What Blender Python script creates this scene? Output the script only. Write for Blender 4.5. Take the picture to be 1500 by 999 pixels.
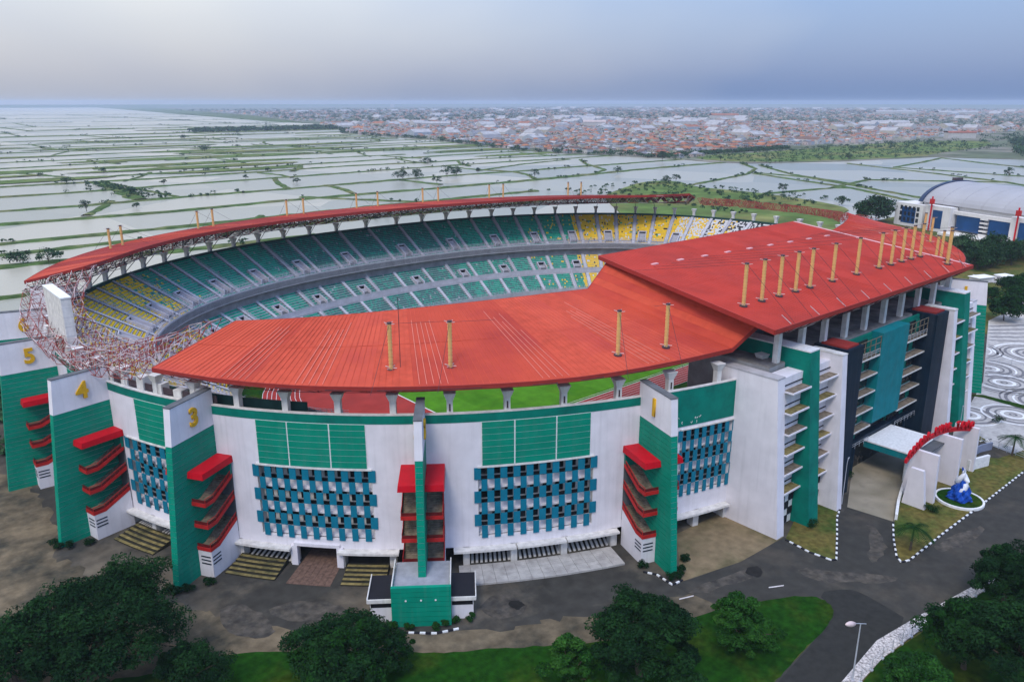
import bpy, bmesh, math, random
import numpy as np
from mathutils import Vector, Matrix
random.seed(7); RNG = np.random.default_rng(11)
R = math.radians
for o_ in list(bpy.data.objects): bpy.data.objects.remove(o_)
scene = bpy.context.scene
COL = scene.collection

# ------------------------------------------------------------------ camera, sky, sun, exposure
CAM = Vector((-163.978, -175.515, 76.491)); YAW = 0.8579; PITCH = 0.2924; FPX = 1160.4
cd = bpy.data.cameras.new('camera'); cd.sensor_width = 36.0; cd.lens = FPX / 1500 * 36.0
cd.clip_start = 0.5; cd.clip_end = 60000
co = bpy.data.objects.new('camera', cd); COL.objects.link(co)
co.location = CAM
fwd = Vector((math.cos(YAW) * math.cos(PITCH), math.sin(YAW) * math.cos(PITCH), -math.sin(PITCH)))
co.rotation_euler = fwd.to_track_quat('-Z', 'Y').to_euler()
scene.camera = co

SUN_AZ, SUN_EL = R(215), R(52)          # direction the light comes from
world = bpy.data.worlds.new('World'); scene.world = world; world.use_nodes = True
wt = world.node_tree; wn = wt.nodes; wl = wt.links
for n in list(wn): wn.remove(n)
wout = wn.new('ShaderNodeOutputWorld')
sky = wn.new('ShaderNodeTexSky'); sky.sky_type = 'NISHITA'; sky.sun_disc = False
sky.sun_elevation = SUN_EL; sky.sun_rotation = math.pi / 2 - SUN_AZ
sky.air_density = 1.5; sky.dust_density = 3.0
bg1 = wn.new('ShaderNodeBackground'); bg1.inputs[1].default_value = 0.05
wl.new(sky.outputs[0], bg1.inputs[0])
# the overcast layer: brighter towards the zenith, paler towards the shower in the west-north-west, slow cloud noise
geo = wn.new('ShaderNodeNewGeometry')
vm = wn.new('ShaderNodeVectorMath'); vm.operation = 'SCALE'; vm.inputs['Scale'].default_value = -1.0
wl.new(geo.outputs['Incoming'], vm.inputs[0])
sep = wn.new('ShaderNodeSeparateXYZ'); wl.new(vm.outputs[0], sep.inputs[0])
def wmath(op, a, b, clamp=False):
    n = wn.new('ShaderNodeMath'); n.operation = op; n.use_clamp = clamp
    for i, v in enumerate((a, b)):
        if isinstance(v, (int, float)): n.inputs[i].default_value = v
        else: wl.new(v, n.inputs[i])
    return n.outputs[0]
PALE = (-0.25, 0.97, 0.0)
dotn = wn.new('ShaderNodeVectorMath'); dotn.operation = 'DOT_PRODUCT'
wl.new(vm.outputs[0], dotn.inputs[0]); dotn.inputs[1].default_value = PALE
nz = wn.new('ShaderNodeTexNoise'); nz.inputs['Scale'].default_value = 2.2; nz.inputs['Detail'].default_value = 3.0; nz.inputs['Roughness'].default_value = 0.5
mp = wn.new('ShaderNodeMapping'); mp.inputs['Scale'].default_value = (1.0, 1.0, 2.4); wl.new(vm.outputs[0], mp.inputs[0]); wl.new(mp.outputs[0], nz.inputs['Vector'])
fac = wmath('ADD', wmath('MULTIPLY', dotn.outputs['Value'], 1.35), -0.42)
fac = wmath('ADD', fac, wmath('MULTIPLY', wmath('SUBTRACT', nz.outputs[0], 0.5), 0.9))
fac = wmath('ADD', fac, wmath('MULTIPLY', sep.outputs[2], 0.9), True)
mixc = wn.new('ShaderNodeMix'); mixc.data_type = 'RGBA'
wl.new(fac, mixc.inputs['Factor'])
mixc.inputs['A'].default_value = (0.195, 0.325, 0.665, 1); mixc.inputs['B'].default_value = (0.73, 0.735, 0.80, 1)
zen = wmath('ADD', wmath('MULTIPLY', wmath('MAXIMUM', sep.outputs[2], 0.0), 1.9), 0.66)
bg2 = wn.new('ShaderNodeBackground'); wl.new(mixc.outputs['Result'], bg2.inputs[0]); wl.new(zen, bg2.inputs[1])
addw = wn.new('ShaderNodeAddShader'); wl.new(bg1.outputs[0], addw.inputs[0]); wl.new(bg2.outputs[0], addw.inputs[1])
wl.new(addw.outputs[0], wout.inputs[0])

sl = bpy.data.lights.new('sun', 'SUN'); sl.energy = 1.5; sl.angle = R(14); sl.color = (1.0, 0.93, 0.82)
so = bpy.data.objects.new('sun', sl); COL.objects.link(so)
sd = Vector((math.cos(SUN_AZ) * math.cos(SUN_EL), math.sin(SUN_AZ) * math.cos(SUN_EL), math.sin(SUN_EL)))
so.rotation_euler = sd.to_track_quat('Z', 'Y').to_euler(); so.location = (0, 0, 300)

vs = scene.view_settings; vs.view_transform = 'Standard'; vs.look = 'None'; vs.exposure = 0.0; vs.gamma = 1.0; vs.use_curve_mapping = False
scene.render.engine = 'CYCLES'
scene.cycles.volume_bounces = 1

# ------------------------------------------------------------------ materials
MATS = {}
def mat(name, col, rough=0.7, var=0.12, scale=0.5, bump=0.0, bscale=8.0, spec=0.10, metal=0.0, col2=None, f2=(0.45, 0.7), s2=0.08, streak=None, detail=4.0):
    if name in MATS: return MATS[name]
    m = bpy.data.materials.new(name); m.use_nodes = True; MATS[name] = m
    nt = m.node_tree; N = nt.nodes; L = nt.links; b = N['Principled BSDF']
    b.inputs['Roughness'].default_value = rough; b.inputs['Metallic'].default_value = metal
    b.inputs['Specular IOR Level'].default_value = spec
    tc = N.new('ShaderNodeTexCoord'); vec = tc.outputs['Object']
    n1 = N.new('ShaderNodeTexNoise'); n1.inputs['Scale'].default_value = scale; n1.inputs['Detail'].default_value = detail
    L.new(vec, n1.inputs['Vector'])
    r1 = N.new('ShaderNodeMapRange'); r1.inputs[1].default_value = 0.3; r1.inputs[2].default_value = 0.7
    r1.inputs[3].default_value = 1 - var; r1.inputs[4].default_value = 1 + var; L.new(n1.outputs[0], r1.inputs[0])
    base = None
    if col2 is not None:
        n2 = N.new('ShaderNodeTexNoise'); n2.inputs['Scale'].default_value = s2; n2.inputs['Detail'].default_value = 6.0; n2.inputs['Roughness'].default_value = 0.62
        L.new(vec, n2.inputs['Vector'])
        r2 = N.new('ShaderNodeMapRange'); r2.inputs[1].default_value = f2[0]; r2.inputs[2].default_value = f2[1]; L.new(n2.outputs[0], r2.inputs[0])
        mx = N.new('ShaderNodeMix'); mx.data_type = 'RGBA'; L.new(r2.outputs[0], mx.inputs['Factor'])
        mx.inputs['A'].default_value = (*col, 1); mx.inputs['B'].default_value = (*col2, 1); base = mx.outputs['Result']
    if streak is not None:                       # rain streaks: noise stretched along z
        mpn = N.new('ShaderNodeMapping'); mpn.inputs['Scale'].default_value = (1.1, 1.1, 0.07); L.new(vec, mpn.inputs[0])
        n3 = N.new('ShaderNodeTexNoise'); n3.inputs['Scale'].default_value = 1.2; n3.inputs['Detail'].default_value = 5.0; L.new(mpn.outputs[0], n3.inputs['Vector'])
        r3 = N.new('ShaderNodeMapRange'); r3.inputs[1].default_value = 0.5; r3.inputs[2].default_value = 0.78; r3.inputs[4].default_value = streak; L.new(n3.outputs[0], r3.inputs[0])
        mx = N.new('ShaderNodeMix'); mx.data_type = 'RGBA'; L.new(r3.outputs[0], mx.inputs['Factor'])
        if base is None: mx.inputs['A'].default_value = (*col, 1)
        else: L.new(base, mx.inputs['A'])
        mx.inputs['B'].default_value = (0.22, 0.21, 0.2, 1); base = mx.outputs['Result']
    mul = N.new('ShaderNodeMix'); mul.data_type = 'RGBA'; mul.blend_type = 'MULTIPLY'; mul.inputs['Factor'].default_value = 1.0
    if base is None: mul.inputs['A'].default_value = (*col, 1)
    else: L.new(base, mul.inputs['A'])
    L.new(r1.outputs[0], mul.inputs['B']); L.new(mul.outputs['Result'], b.inputs['Base Color'])
    if bump > 0:
        nb = N.new('ShaderNodeTexNoise'); nb.inputs['Scale'].default_value = bscale; nb.inputs['Detail'].default_value = 4.0; L.new(vec, nb.inputs['Vector'])
        bp = N.new('ShaderNodeBump'); bp.inputs['Strength'].default_value = bump; bp.inputs['Distance'].default_value = 0.15
        L.new(nb.outputs[0], bp.inputs['Height']); L.new(bp.outputs[0], b.inputs['Normal'])
    return m
def leafmat(name, col, var=0.35):
    m = mat(name, col, rough=0.8, var=var, scale=0.9, spec=0.04)
    b = m.node_tree.nodes['Principled BSDF']
    return m

WHITE = mat('white_painted_wall', (0.74, 0.71, 0.735), 0.75, 0.07, 0.35, streak=0.16)
CREAM = mat('weathered_concrete_white', (0.66, 0.64, 0.60), 0.8, 0.14, 0.8, streak=0.35)
GREEN = mat('green_panel', (0.0003, 0.24, 0.15), 0.5, 0.10, 0.4, streak=0.12)
DGREEN = mat('dark_green_paint', (0.001, 0.19, 0.135), 0.55, 0.10, 0.4, col2=(0.003, 0.13, 0.10), s2=0.3)
TEAL = mat('teal_screen_panel', (0.006, 0.17, 0.255), 0.45, 0.10, 0.6)
TEALW = mat('teal_wall', (0.003, 0.18, 0.20), 0.55, 0.12, 0.5, streak=0.12)
NAVY = mat('navy_wall', (0.006, 0.018, 0.034), 0.5, 0.18, 0.6, streak=0.10)
RED = mat('red_metal_fascia', (0.52, 0.006, 0.016), 0.45, 0.10, 0.7)
REDRAIL = mat('red_railing', (0.46, 0.022, 0.02), 0.5, 0.15, 0.7)
ROOF_A = mat('red_roof_sheet', (0.49, 0.074, 0.040), 0.55, 0.12, 0.6, col2=(0.44, 0.064, 0.036), s2=0.06, bump=0.1, bscale=3, spec=0.02)
ROOF_B = mat('red_roof_sheet_faded', (0.52, 0.082, 0.045), 0.55, 0.07, 0.25, col2=(0.39, 0.052, 0.04), s2=0.06, bump=0.1, bscale=3, spec=0.02)
ROOF_C = mat('red_roof_sheet_deep', (0.46, 0.064, 0.035), 0.55, 0.07, 0.25, col2=(0.34, 0.042, 0.034), s2=0.06, bump=0.1, bscale=3, spec=0.02)
ROOFM = mat('red_raised_roof_sheet', (0.42, 0.045, 0.030), 0.55, 0.08, 0.25, col2=(0.33, 0.040, 0.030), s2=0.07, bump=0.1, bscale=3, spec=0.02)
ROOFE = mat('weathered_red_roof_sheet', (0.30, 0.040, 0.034), 0.6, 0.10, 0.25, col2=(0.24, 0.035, 0.032), s2=0.07, bump=0.1, bscale=3, spec=0.02)
ROOFEDGE = mat('red_roof_edge', (0.30, 0.035, 0.028), 0.55, 0.08, 0.6)
SEAM = mat('pale_red_seam', (0.60, 0.20, 0.15), 0.6, 0.1, 0.6)
PINK = mat('pink_flashing', (0.68, 0.36, 0.36), 0.6, 0.1, 0.6)
STEELR = mat('red_oxide_steel', (0.30, 0.055, 0.045), 0.6, 0.25, 0.8)
STEELW = mat('pale_steel', (0.55, 0.44, 0.42), 0.6, 0.2, 0.8)
STEELD = mat('dark_steel', (0.07, 0.05, 0.055), 0.6, 0.25, 0.8)
STEELG = mat('galvanised_steel', (0.45, 0.47, 0.5), 0.5, 0.12, 0.8, metal=0.2)
YELLOW = mat('yellow_mast_paint', (0.64, 0.41, 0.15), 0.55, 0.12, 1.2, streak=0.2)
NUMY = mat('yellow_number', (0.66, 0.37, 0.02), 0.5, 0.06, 1.0)
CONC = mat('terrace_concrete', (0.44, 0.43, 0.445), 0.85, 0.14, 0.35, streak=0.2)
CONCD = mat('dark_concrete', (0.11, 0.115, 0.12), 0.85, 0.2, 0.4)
RAIL = mat('grey_railing', (0.50, 0.48, 0.52), 0.6, 0.1, 0.6)
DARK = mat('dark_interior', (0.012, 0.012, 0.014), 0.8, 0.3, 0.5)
GLASSD = mat('dark_window', (0.018, 0.022, 0.026), 0.22, 0.3, 0.4, spec=0.35, col2=(0.10, 0.085, 0.07), f2=(0.55, 0.62), s2=0.7)
DARKWIN = mat('dark_opening_glass', (0.010, 0.012, 0.014), 0.35, 0.3, 0.4)
STAIR = mat('mossy_stair_tread', (0.21, 0.165, 0.12), 0.9, 0.35, 1.4, col2=(0.12, 0.11, 0.075), s2=0.5)
SEATG = mat('green_seat', (0.006, 0.29, 0.18), 0.5, 0.2, 0.6)
SEATGD = mat('grey_green_seat', (0.03, 0.15, 0.12), 0.5, 0.2, 0.6)  # darker, greyer green, mostly for the middle seat blocks
SEATY = mat('yellow_seat', (0.80, 0.50, 0.008), 0.5, 0.12, 0.6)
SEATW = mat('white_seat', (0.62, 0.61, 0.60), 0.5, 0.1, 0.6)
SEATK = mat('black_seat', (0.02, 0.02, 0.025), 0.5, 0.1, 0.6)
BLACK = mat('black_paint', (0.02, 0.02, 0.025), 0.6, 0.1, 0.6)
KERBW = mat('white_kerb_paint', (0.72, 0.72, 0.70), 0.7, 0.12, 2.0)
ASPH = mat('asphalt', (0.052, 0.049, 0.042), 0.85, 0.25, 0.35, col2=(0.17, 0.14, 0.10), f2=(0.46, 0.70), s2=0.055, bump=0.15, bscale=6, spec=0.05)
ASPH2 = mat('road_asphalt', (0.048, 0.046, 0.040), 0.85, 0.15, 0.5, col2=(0.10, 0.084, 0.064), f2=(0.5, 0.8), s2=0.07, bump=0.12, bscale=7, spec=0.05)
DIRT = mat('dirt_apron', (0.155, 0.122, 0.078), 0.95, 0.28, 0.5, col2=(0.045, 0.043, 0.033), f2=(0.42, 0.62), s2=0.09, bump=0.2, bscale=4, spec=0.05)
APRON = mat('concrete_apron', (0.22, 0.165, 0.095), 0.9, 0.2, 0.6, col2=(0.11, 0.10, 0.05), f2=(0.45, 0.68), s2=0.13, spec=0.05)
LAWN = mat('lawn', (0.009, 0.045, 0.003), 0.95, 0.4, 0.8, col2=(0.04, 0.054, 0.005), f2=(0.48, 0.72), s2=0.085, bump=0.4, bscale=5, spec=0.05)
DRYG = mat('dry_grass', (0.13, 0.105, 0.03), 0.95, 0.35, 0.9, col2=(0.055, 0.085, 0.018), f2=(0.42, 0.62), s2=0.12, bump=0.35, bscale=5, spec=0.05)
FIELD = mat('scrub_field', (0.085, 0.135, 0.032), 0.95, 0.4, 0.05, col2=(0.17, 0.165, 0.055), f2=(0.45, 0.65), s2=0.013, bump=0.3, bscale=0.5, spec=0.05)
CITYG = mat('town_ground', (0.10, 0.12, 0.07), 0.95, 0.35, 0.02, col2=(0.20, 0.18, 0.15), f2=(0.45, 0.6), s2=0.006, spec=0.05)
BANK = mat('grassy_bank', (0.060, 0.105, 0.028), 0.95, 0.45, 0.12, col2=(0.11, 0.115, 0.045), f2=(0.45, 0.65), s2=0.03, spec=0.05)
PITCH_M = mat('pitch_turf', (0.045, 0.155, 0.005), 0.95, 0.2, 0.3, col2=(0.07, 0.18, 0.008), s2=0.12)
TRACK = mat('red_running_track', (0.29, 0.033, 0.026), 0.85, 0.16, 0.15, col2=(0.235, 0.032, 0.026), s2=0.12)
LINE = mat('white_line_paint', (0.60, 0.55, 0.53), 0.8, 0.1, 1.0)
PAVE = mat('pale_paving', (0.44, 0.42, 0.39), 0.85, 0.15, 0.9, col2=(0.32, 0.30, 0.28), s2=0.3)
PAVEG = mat('grey_paving', (0.17, 0.165, 0.17), 0.85, 0.2, 0.9)
BRICKP = mat('brick_paving', (0.16, 0.10, 0.075), 0.9, 0.3, 1.5)
MOSS = mat('mossy_step', (0.24, 0.19, 0.075), 0.95, 0.35, 1.2, col2=(0.07, 0.07, 0.03), s2=0.4)
BARK = mat('bark', (0.09, 0.07, 0.05), 0.95, 0.3, 2.0, bump=0.4, bscale=9)
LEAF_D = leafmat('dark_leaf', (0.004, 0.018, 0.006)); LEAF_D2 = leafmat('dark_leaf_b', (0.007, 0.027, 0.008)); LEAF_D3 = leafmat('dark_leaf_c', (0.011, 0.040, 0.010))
LEAF_M = leafmat('mid_leaf', (0.009, 0.042, 0.006)); LEAF_M2 = leafmat('mid_leaf_b', (0.018, 0.068, 0.010)); LEAF_M3 = leafmat('mid_leaf_c', (0.030, 0.095, 0.014))
FAR_L = leafmat('far_foliage', (0.022, 0.055, 0.026)); FAR_L2 = leafmat('far_foliage_b', (0.036, 0.078, 0.030))
STONEB = mat('statue_blue', (0.012, 0.07, 0.36), 0.4, 0.35, 1.5); STATW = mat('statue_white', (0.70, 0.71, 0.74), 0.5, 0.1, 1.5)
HALLROOF = mat('hall_metal_roof', (0.33, 0.33, 0.345), 0.6, 0.08, 0.06, streak=0.1); HALLW = mat('hall_white_wall', (0.66, 0.64, 0.62), 0.75, 0.08, 0.2, streak=0.2)
HALLG = mat('hall_blue_glass', (0.006, 0.05, 0.16), 0.2, 0.25, 0.15, spec=0.5)
def watermat():
    m = bpy.data.materials.new('pond_water'); m.use_nodes = True; nt = m.node_tree; N = nt.nodes; L = nt.links; b = N['Principled BSDF']
    tc = N.new('ShaderNodeTexCoord')
    n = N.new('ShaderNodeTexVoronoi'); n.inputs['Scale'].default_value = 0.0065; n.inputs['Randomness'].default_value = .8; L.new(tc.outputs['Object'], n.inputs['Vector'])
    sp = N.new('ShaderNodeSeparateColor'); L.new(n.outputs['Color'], sp.inputs[0])
    mx = N.new('ShaderNodeMix'); mx.data_type = 'RGBA'; L.new(sp.outputs[0], mx.inputs['Factor'])
    mx.inputs['A'].default_value = (0.225, 0.235, 0.19, 1); mx.inputs['B'].default_value = (0.385, 0.36, 0.28, 1); L.new(mx.outputs['Result'], b.inputs['Base Color'])
    b.inputs['Roughness'].default_value = 0.25; b.inputs['IOR'].default_value = 1.25; b.inputs['Specular IOR Level'].default_value = 0.3
    nb = N.new('ShaderNodeTexNoise'); nb.inputs['Scale'].default_value = 0.35; nb.inputs['Detail'].default_value = 5; L.new(tc.outputs['Object'], nb.inputs['Vector'])
    bp = N.new('ShaderNodeBump'); bp.inputs['Strength'].default_value = 0.25; bp.inputs['Distance'].default_value = 0.3; L.new(nb.outputs[0], bp.inputs['Height']); L.new(bp.outputs[0], b.inputs['Normal'])
    return m
WATER = watermat()

# ------------------------------------------------------------------ mesh helpers
class MB:
    def __init__(s): s.v = []; s.f = []; s.m = []; s.mi = 0
    def quad(s, *p):
        k = len(s.v); s.v += [tuple(q) for q in p]; s.f.append(tuple(range(k, k + len(p)))); s.m.append(s.mi)
    def hexa(s, b, t):                              # two rings of n points, bottom then top (CCW from above)
        n = len(b); k = len(s.v); s.v += [tuple(q) for q in b] + [tuple(q) for q in t]
        s.f.append(tuple(k + n - 1 - i for i in range(n))); s.f.append(tuple(k + n + i for i in range(n)))
        for i in range(n): j = (i + 1) % n; s.f.append((k + i, k + j, k + n + j, k + n + i))
        s.m += [s.mi] * (n + 2)
    def box(s, x0, x1, y0, y1, z0, z1):
        s.hexa([(x0, y0, z0), (x1, y0, z0), (x1, y1, z0), (x0, y1, z0)], [(x0, y0, z1), (x1, y0, z1), (x1, y1, z1), (x0, y1, z1)])
    def prism(s, poly, z0, z1):
        A = sum(poly[i][0] * poly[(i + 1) % len(poly)][1] - poly[(i + 1) % len(poly)][0] * poly[i][1] for i in range(len(poly)))
        if A < 0: poly = poly[::-1]
        s.hexa([(p[0], p[1], z0) for p in poly], [(p[0], p[1], z1) for p in poly])
    def xprism(s, poly, y0, y1):                    # profile in xz, extruded along y
        if y0 > y1: y0, y1 = y1, y0
        A = sum(poly[i][0] * poly[(i + 1) % len(poly)][1] - poly[(i + 1) % len(poly)][0] * poly[i][1] for i in range(len(poly)))
        if A < 0: poly = poly[::-1]
        s.hexa([(p[0], y1, p[1]) for p in poly], [(p[0], y0, p[1]) for p in poly])
    def tube(s, a, b, r, r2=None, n=6):
        a = Vector(a); b = Vector(b); d = b - a
        if d.length < 1e-6: return
        d.normalize(); u = d.orthogonal().normalized(); w = d.cross(u); r2 = r if r2 is None else r2
        A = [a + (u * math.cos(2 * math.pi * i / n) + w * math.sin(2 * math.pi * i / n)) * r for i in range(n)]
        B = [b + (u * math.cos(2 * math.pi * i / n) + w * math.sin(2 * math.pi * i / n)) * r2 for i in range(n)]
        s.hexa(A, B)
    def build(s, name, mats, parent=None, smooth=False, kind=None):
        me = bpy.data.meshes.new(name); me.from_pydata(s.v, [], s.f)
        if not isinstance(mats, (list, tuple)): mats = [mats]
        for m in mats: me.materials.append(m)
        if len(mats) > 1: me.polygons.foreach_set('material_index', s.m)
        if smooth: me.polygons.foreach_set('use_smooth', [True] * len(me.polygons))
        me.update()
        return link(name, me, parent, kind)
def link(name, data, parent=None, kind=None):
    o = bpy.data.objects.new(name, data); COL.objects.link(o)
    if parent is not None: o.parent = parent
    if kind: o['kind'] = kind
    return o
def tag(o, label, cat, group=None):
    o['label'] = label; o['category'] = cat
    if group: o['group'] = group
    return o
def thing(name, label, cat, loc=(0, 0, 0), rz=0.0, group=None):
    o = link(name, None); o.location = loc; o.rotation_euler = (0, 0, rz); return tag(o, label, cat, group)
def copytree(o, parent=None):
    c = o.copy(); COL.objects.link(c); c.parent = parent
    for ch in o.children: copytree(ch, c)
    return c
def npmesh(name, V, F, mats, mi=None, parent=None, kind=None):
    me = bpy.data.meshes.new(name); nv, nf, k = len(V), len(F), F.shape[1]
    me.vertices.add(nv); me.vertices.foreach_set('co', np.ascontiguousarray(V, np.float32).ravel())
    me.loops.add(nf * k); me.loops.foreach_set('vertex_index', np.ascontiguousarray(F, np.int32).ravel())
    me.polygons.add(nf); me.polygons.foreach_set('loop_start', np.arange(0, nf * k, k, dtype=np.int32))
    for m in mats: me.materials.append(m)
    if mi is not None: me.polygons.foreach_set('material_index', np.asarray(mi, np.int32))
    me.update(calc_edges=True); me.validate()
    return link(name, me, parent, kind)

# ------------------------------------------------------------------ the stadium's plan curve
SA, SB, SN = 133.67, 103.13, 2.197; SH = 28.0
def P(t, o=0.0):
    T = R(t); c, s = math.cos(T), math.sin(T); e = 2 / SN
    x = SA * math.copysign(abs(c) ** e, c); y = SB * math.copysign(abs(s) ** e, s)
    gx = math.copysign(abs(x / SA) ** (SN - 1), x) / SA; gy = math.copysign(abs(y / SB) ** (SN - 1), y) / SB
    l = math.hypot(gx, gy); return (x + gx / l * o, y + gy / l * o)
def Nrm(t):
    a = P(t); b = P(t, 1.0); return (b[0] - a[0], b[1] - a[1])
def ts(t0, t1, step):
    n = max(1, int(math.ceil(abs(t1 - t0) / step - 1e-6))); return [t0 + (t1 - t0) * i / n for i in range(n + 1)]
def arc(mb, t0, t1, o0, o1, z0, z1, step=1.2):       # a block bent along the curve
    T = ts(t0, t1, step); k = len(mb.v)
    for t in T:
        a = P(t, o0); b = P(t, o1); mb.v += [(*a, z0), (*b, z0), (*b, z1), (*a, z1)]
    n = len(T)
    for i in range(n - 1):
        p = k + 4 * i; q = p + 4
        for a, b in ((0, 1), (1, 2), (2, 3), (3, 0)): mb.f.append((p + a, q + a, q + b, p + b)); mb.m.append(mb.mi)
    mb.f.append((k, k + 1, k + 2, k + 3)); e = k + 4 * (n - 1); mb.f.append((e + 3, e + 2, e + 1, e)); mb.m += [mb.mi] * 2
def profile_sweep(mb, prof, t0, t1, step=1.0, offs=None):  # open profile [(o,z)...] swept along t
    T = ts(t0, t1, step); k = len(mb.v); m = len(prof)
    for t in T:
        for o, z in prof: mb.v.append((*P(t, o), z))
    for i in range(len(T) - 1):
        for j in range(m - 1):
            a = k + i * m + j; mb.f.append((a, a + m, a + m + 1, a + 1)); mb.m.append(mb.mi)

# ------------------------------------------------------------------ ground, water, roads
def sheet(name, poly, z, m, kind='structure', skirt=0.0):
    mb = MB()
    A = sum(poly[i][0] * poly[(i + 1) % len(poly)][1] - poly[(i + 1) % len(poly)][0] * poly[i][1] for i in range(len(poly)))
    if A < 0: poly = poly[::-1]
    if skirt: mb.prism(poly, z - skirt, z)
    else: mb.quad(*[(p[0], p[1], z) for p in poly])
    o = mb.build(name, m); bm = bmesh.new(); bm.from_mesh(o.data)
    bmesh.ops.triangulate(bm, faces=[f for f in bm.faces if len(f.verts) > 4]); bm.to_mesh(o.data); bm.free()
    if kind: o['kind'] = kind
    return o
def smooth_poly(pts, it=2, jit=0.0):
    for _ in range(it):
        q = []
        for i in range(len(pts)):
            a, b = pts[i], pts[(i + 1) % len(pts)]
            q += [(a[0] * .75 + b[0] * .25, a[1] * .75 + b[1] * .25), (a[0] * .25 + b[0] * .75, a[1] * .25 + b[1] * .75)]
        pts = q
    if jit:
        rr = random.Random(len(pts)); d = []
        for i in range(len(pts)):
            a, b = pts[i], pts[(i + 1) % len(pts)]; L = math.hypot(b[0] - a[0], b[1] - a[1]); n = max(1, min(12, int(L / 1.2)))
            d += [(a[0] + (b[0] - a[0]) * j / n + rr.uniform(-jit, jit), a[1] + (b[1] - a[1]) * j / n + rr.uniform(-jit, jit)) for j in range(n)]
        pts = d
    return pts
_f = fwd; _r = Vector((math.sin(YAW), -math.cos(YAW), 0)); _u = _r.cross(_f)
def G(x, y, Z=0.0):                                  # survey helper: ground position seen at a photograph point
    d = _f * FPX + _r * (x - 750) - _u * (y - 499.5); k = (Z - CAM.z) / d.z; p = CAM + d * k; return (p.x, p.y)

sheet('ground', [(-30000, -30000), (30000, -30000), (30000, 30000), (-30000, 30000)], -1.6, BANK)
sheet('pond_water', [(-10000, 40), (1300, 40), (1300, 60), (1300, 3000), (3300, 13500), (-10000, 13500)], -0.7, WATER)
land = [P(t, 52 + 6 * math.sin(t * .31) + 5 * math.sin(t * .77)) for t in range(-10, 196, 5)]
land = [(700, 62), (420, 70), (240, 66)] + [p for p in land if p[0] < 215] + [(-205, -10), (-300, -30), (-1200, -60), (-1200, -900), (1500, -900), (1500, 30)]
sheet('stadium_ground', land, -0.06, DRYG, skirt=1.3)
sheet('field', smooth_poly([(150, 90), (240, 170), (340, 290), (379, 311), (475, 357), (500, 330), (462, 290), (468, 214), (430, 113), (381, 100), (300, 55), (200, 40)]), -0.03, FIELD, skirt=1.3)
sheet('town_ground', [(765, 545), (735, 729), (731, 854), (848, 1255), (896, 1733), (1090, 2069), (1400, 3000), (1900, 4600), (2600, 7500), (4200, 13800), (14400, 13800), (14000, -4000), (1250, -4000), (1120, 60), (1125, 215), (1084, 322), (893, 366), (770, 425), (752, 470)], -0.02, CITYG, skirt=1.4)
sheet('scrub_field', smooth_poly([(775, 520), (850, 560), (1010, 545), (1300, 560), (1530, 545), (1700, 470), (1500, 380), (1139, 350), (1084, 330), (893, 375), (775, 435)], 1), 0.06, FIELD)

# dikes between the ponds
def xb(y): return float(np.interp(y, [100, 400, 545, 729, 854, 1255, 1733, 2069, 3000, 4600, 7000], [1000, 760, 765, 735, 731, 848, 896, 1090, 1400, 1900, 2500]))
def ribbon(mb, pts, w0, h=0.9, zb=-0.9, seed=0, step=9.0):
    rr = random.Random(seed); dense = []
    for i in range(len(pts) - 1):
        a, b = pts[i], pts[i + 1]; L = math.hypot(b[0] - a[0], b[1] - a[1]); n = max(1, int(L / step))
        for j in range(n): dense.append((a[0] + (b[0] - a[0]) * j / n, a[1] + (b[1] - a[1]) * j / n))
    dense.append(pts[-1]); k = len(mb.v); n = len(dense)
    for i, p in enumerate(dense):
        a = dense[max(0, i - 1)]; b = dense[min(n - 1, i + 1)]; dx, dy = b[0] - a[0], b[1] - a[1]; L = math.hypot(dx, dy) or 1; nx, ny = -dy / L, dx / L
        wl_ = w0 * rr.uniform(.7, 1.5); wr = w0 * rr.uniform(.7, 1.5); hh = zb + h * rr.uniform(.8, 1.3)
        for o, z in ((wl_, zb), (wl_ * .55, hh), (-wr * .55, hh), (-wr, zb)): mb.v.append((p[0] + nx * o, p[1] + ny * o, z))
    for i in range(n - 1):
        for j in range(3): a = k + 4 * i + j; mb.f.append((a, a + 1, a + 5, a + 4)); mb.m.append(mb.mi)
ROWS = [205, 268, 300, 362, 452, 528, 632, 705, 792, 872, 965, 1052, 1170, 1300, 1420, 1560, 1760, 2050, 2400, 2850, 3500, 4400, 5600]
rd = random.Random(5); DIKES = []
for i, y in enumerate(ROWS):
    x1 = xb(y) + 10 if y > 380 else (120 if y < 290 else 330)
    x0 = -420 - y * 1.1
    if y == 205: x0, x1 = -700, -95
    if y == 268: x0, x1 = -700, 60
    pts = []; x = x0; ph = rd.uniform(0, 6)
    while x < x1:
        pts.append((x, y + (9 + y / 70) * math.sin(x * .004 + ph) + rd.uniform(-5, 5) * (1 + y / 1500) - (x * 0.012 if y < 600 else -x * .01))); x += rd.uniform(70, 140)
    pts.append((x1, pts[-1][1])); gaps = [pts] if y < 600 else []
    if y >= 600:
        cur = [pts[0]]
        for p_ in pts[1:]:
            cur.append(p_)
            if rd.random() < .13: gaps.append(cur); cur = [(p_[0] + rd.uniform(30, 90), p_[1])] if rd.random() < .5 else [p_]
        gaps.append(cur)
    for g_ in gaps:
        if len(g_) > 1: DIKES.append((g_, (3.0 + y / 420) * rd.uniform(.7, 1.6)))
    if i + 1 < len(ROWS) and y >= 300:
        y2 = ROWS[i + 1]; x = x0 + rd.uniform(0, 150)
        while x < min(x1, xb(y2)) - 40:
            xx = x + rd.uniform(-60, 60); DIKES.append(([(x, y - 3), ((x + xx) / 2 + rd.uniform(-8, 8), (y + y2) / 2), (xx, y2 + 4)], (1.8 + y / 700) * rd.uniform(.6, 1.6))); x += rd.uniform(120, 290) * (1 + y / 2200)
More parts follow.
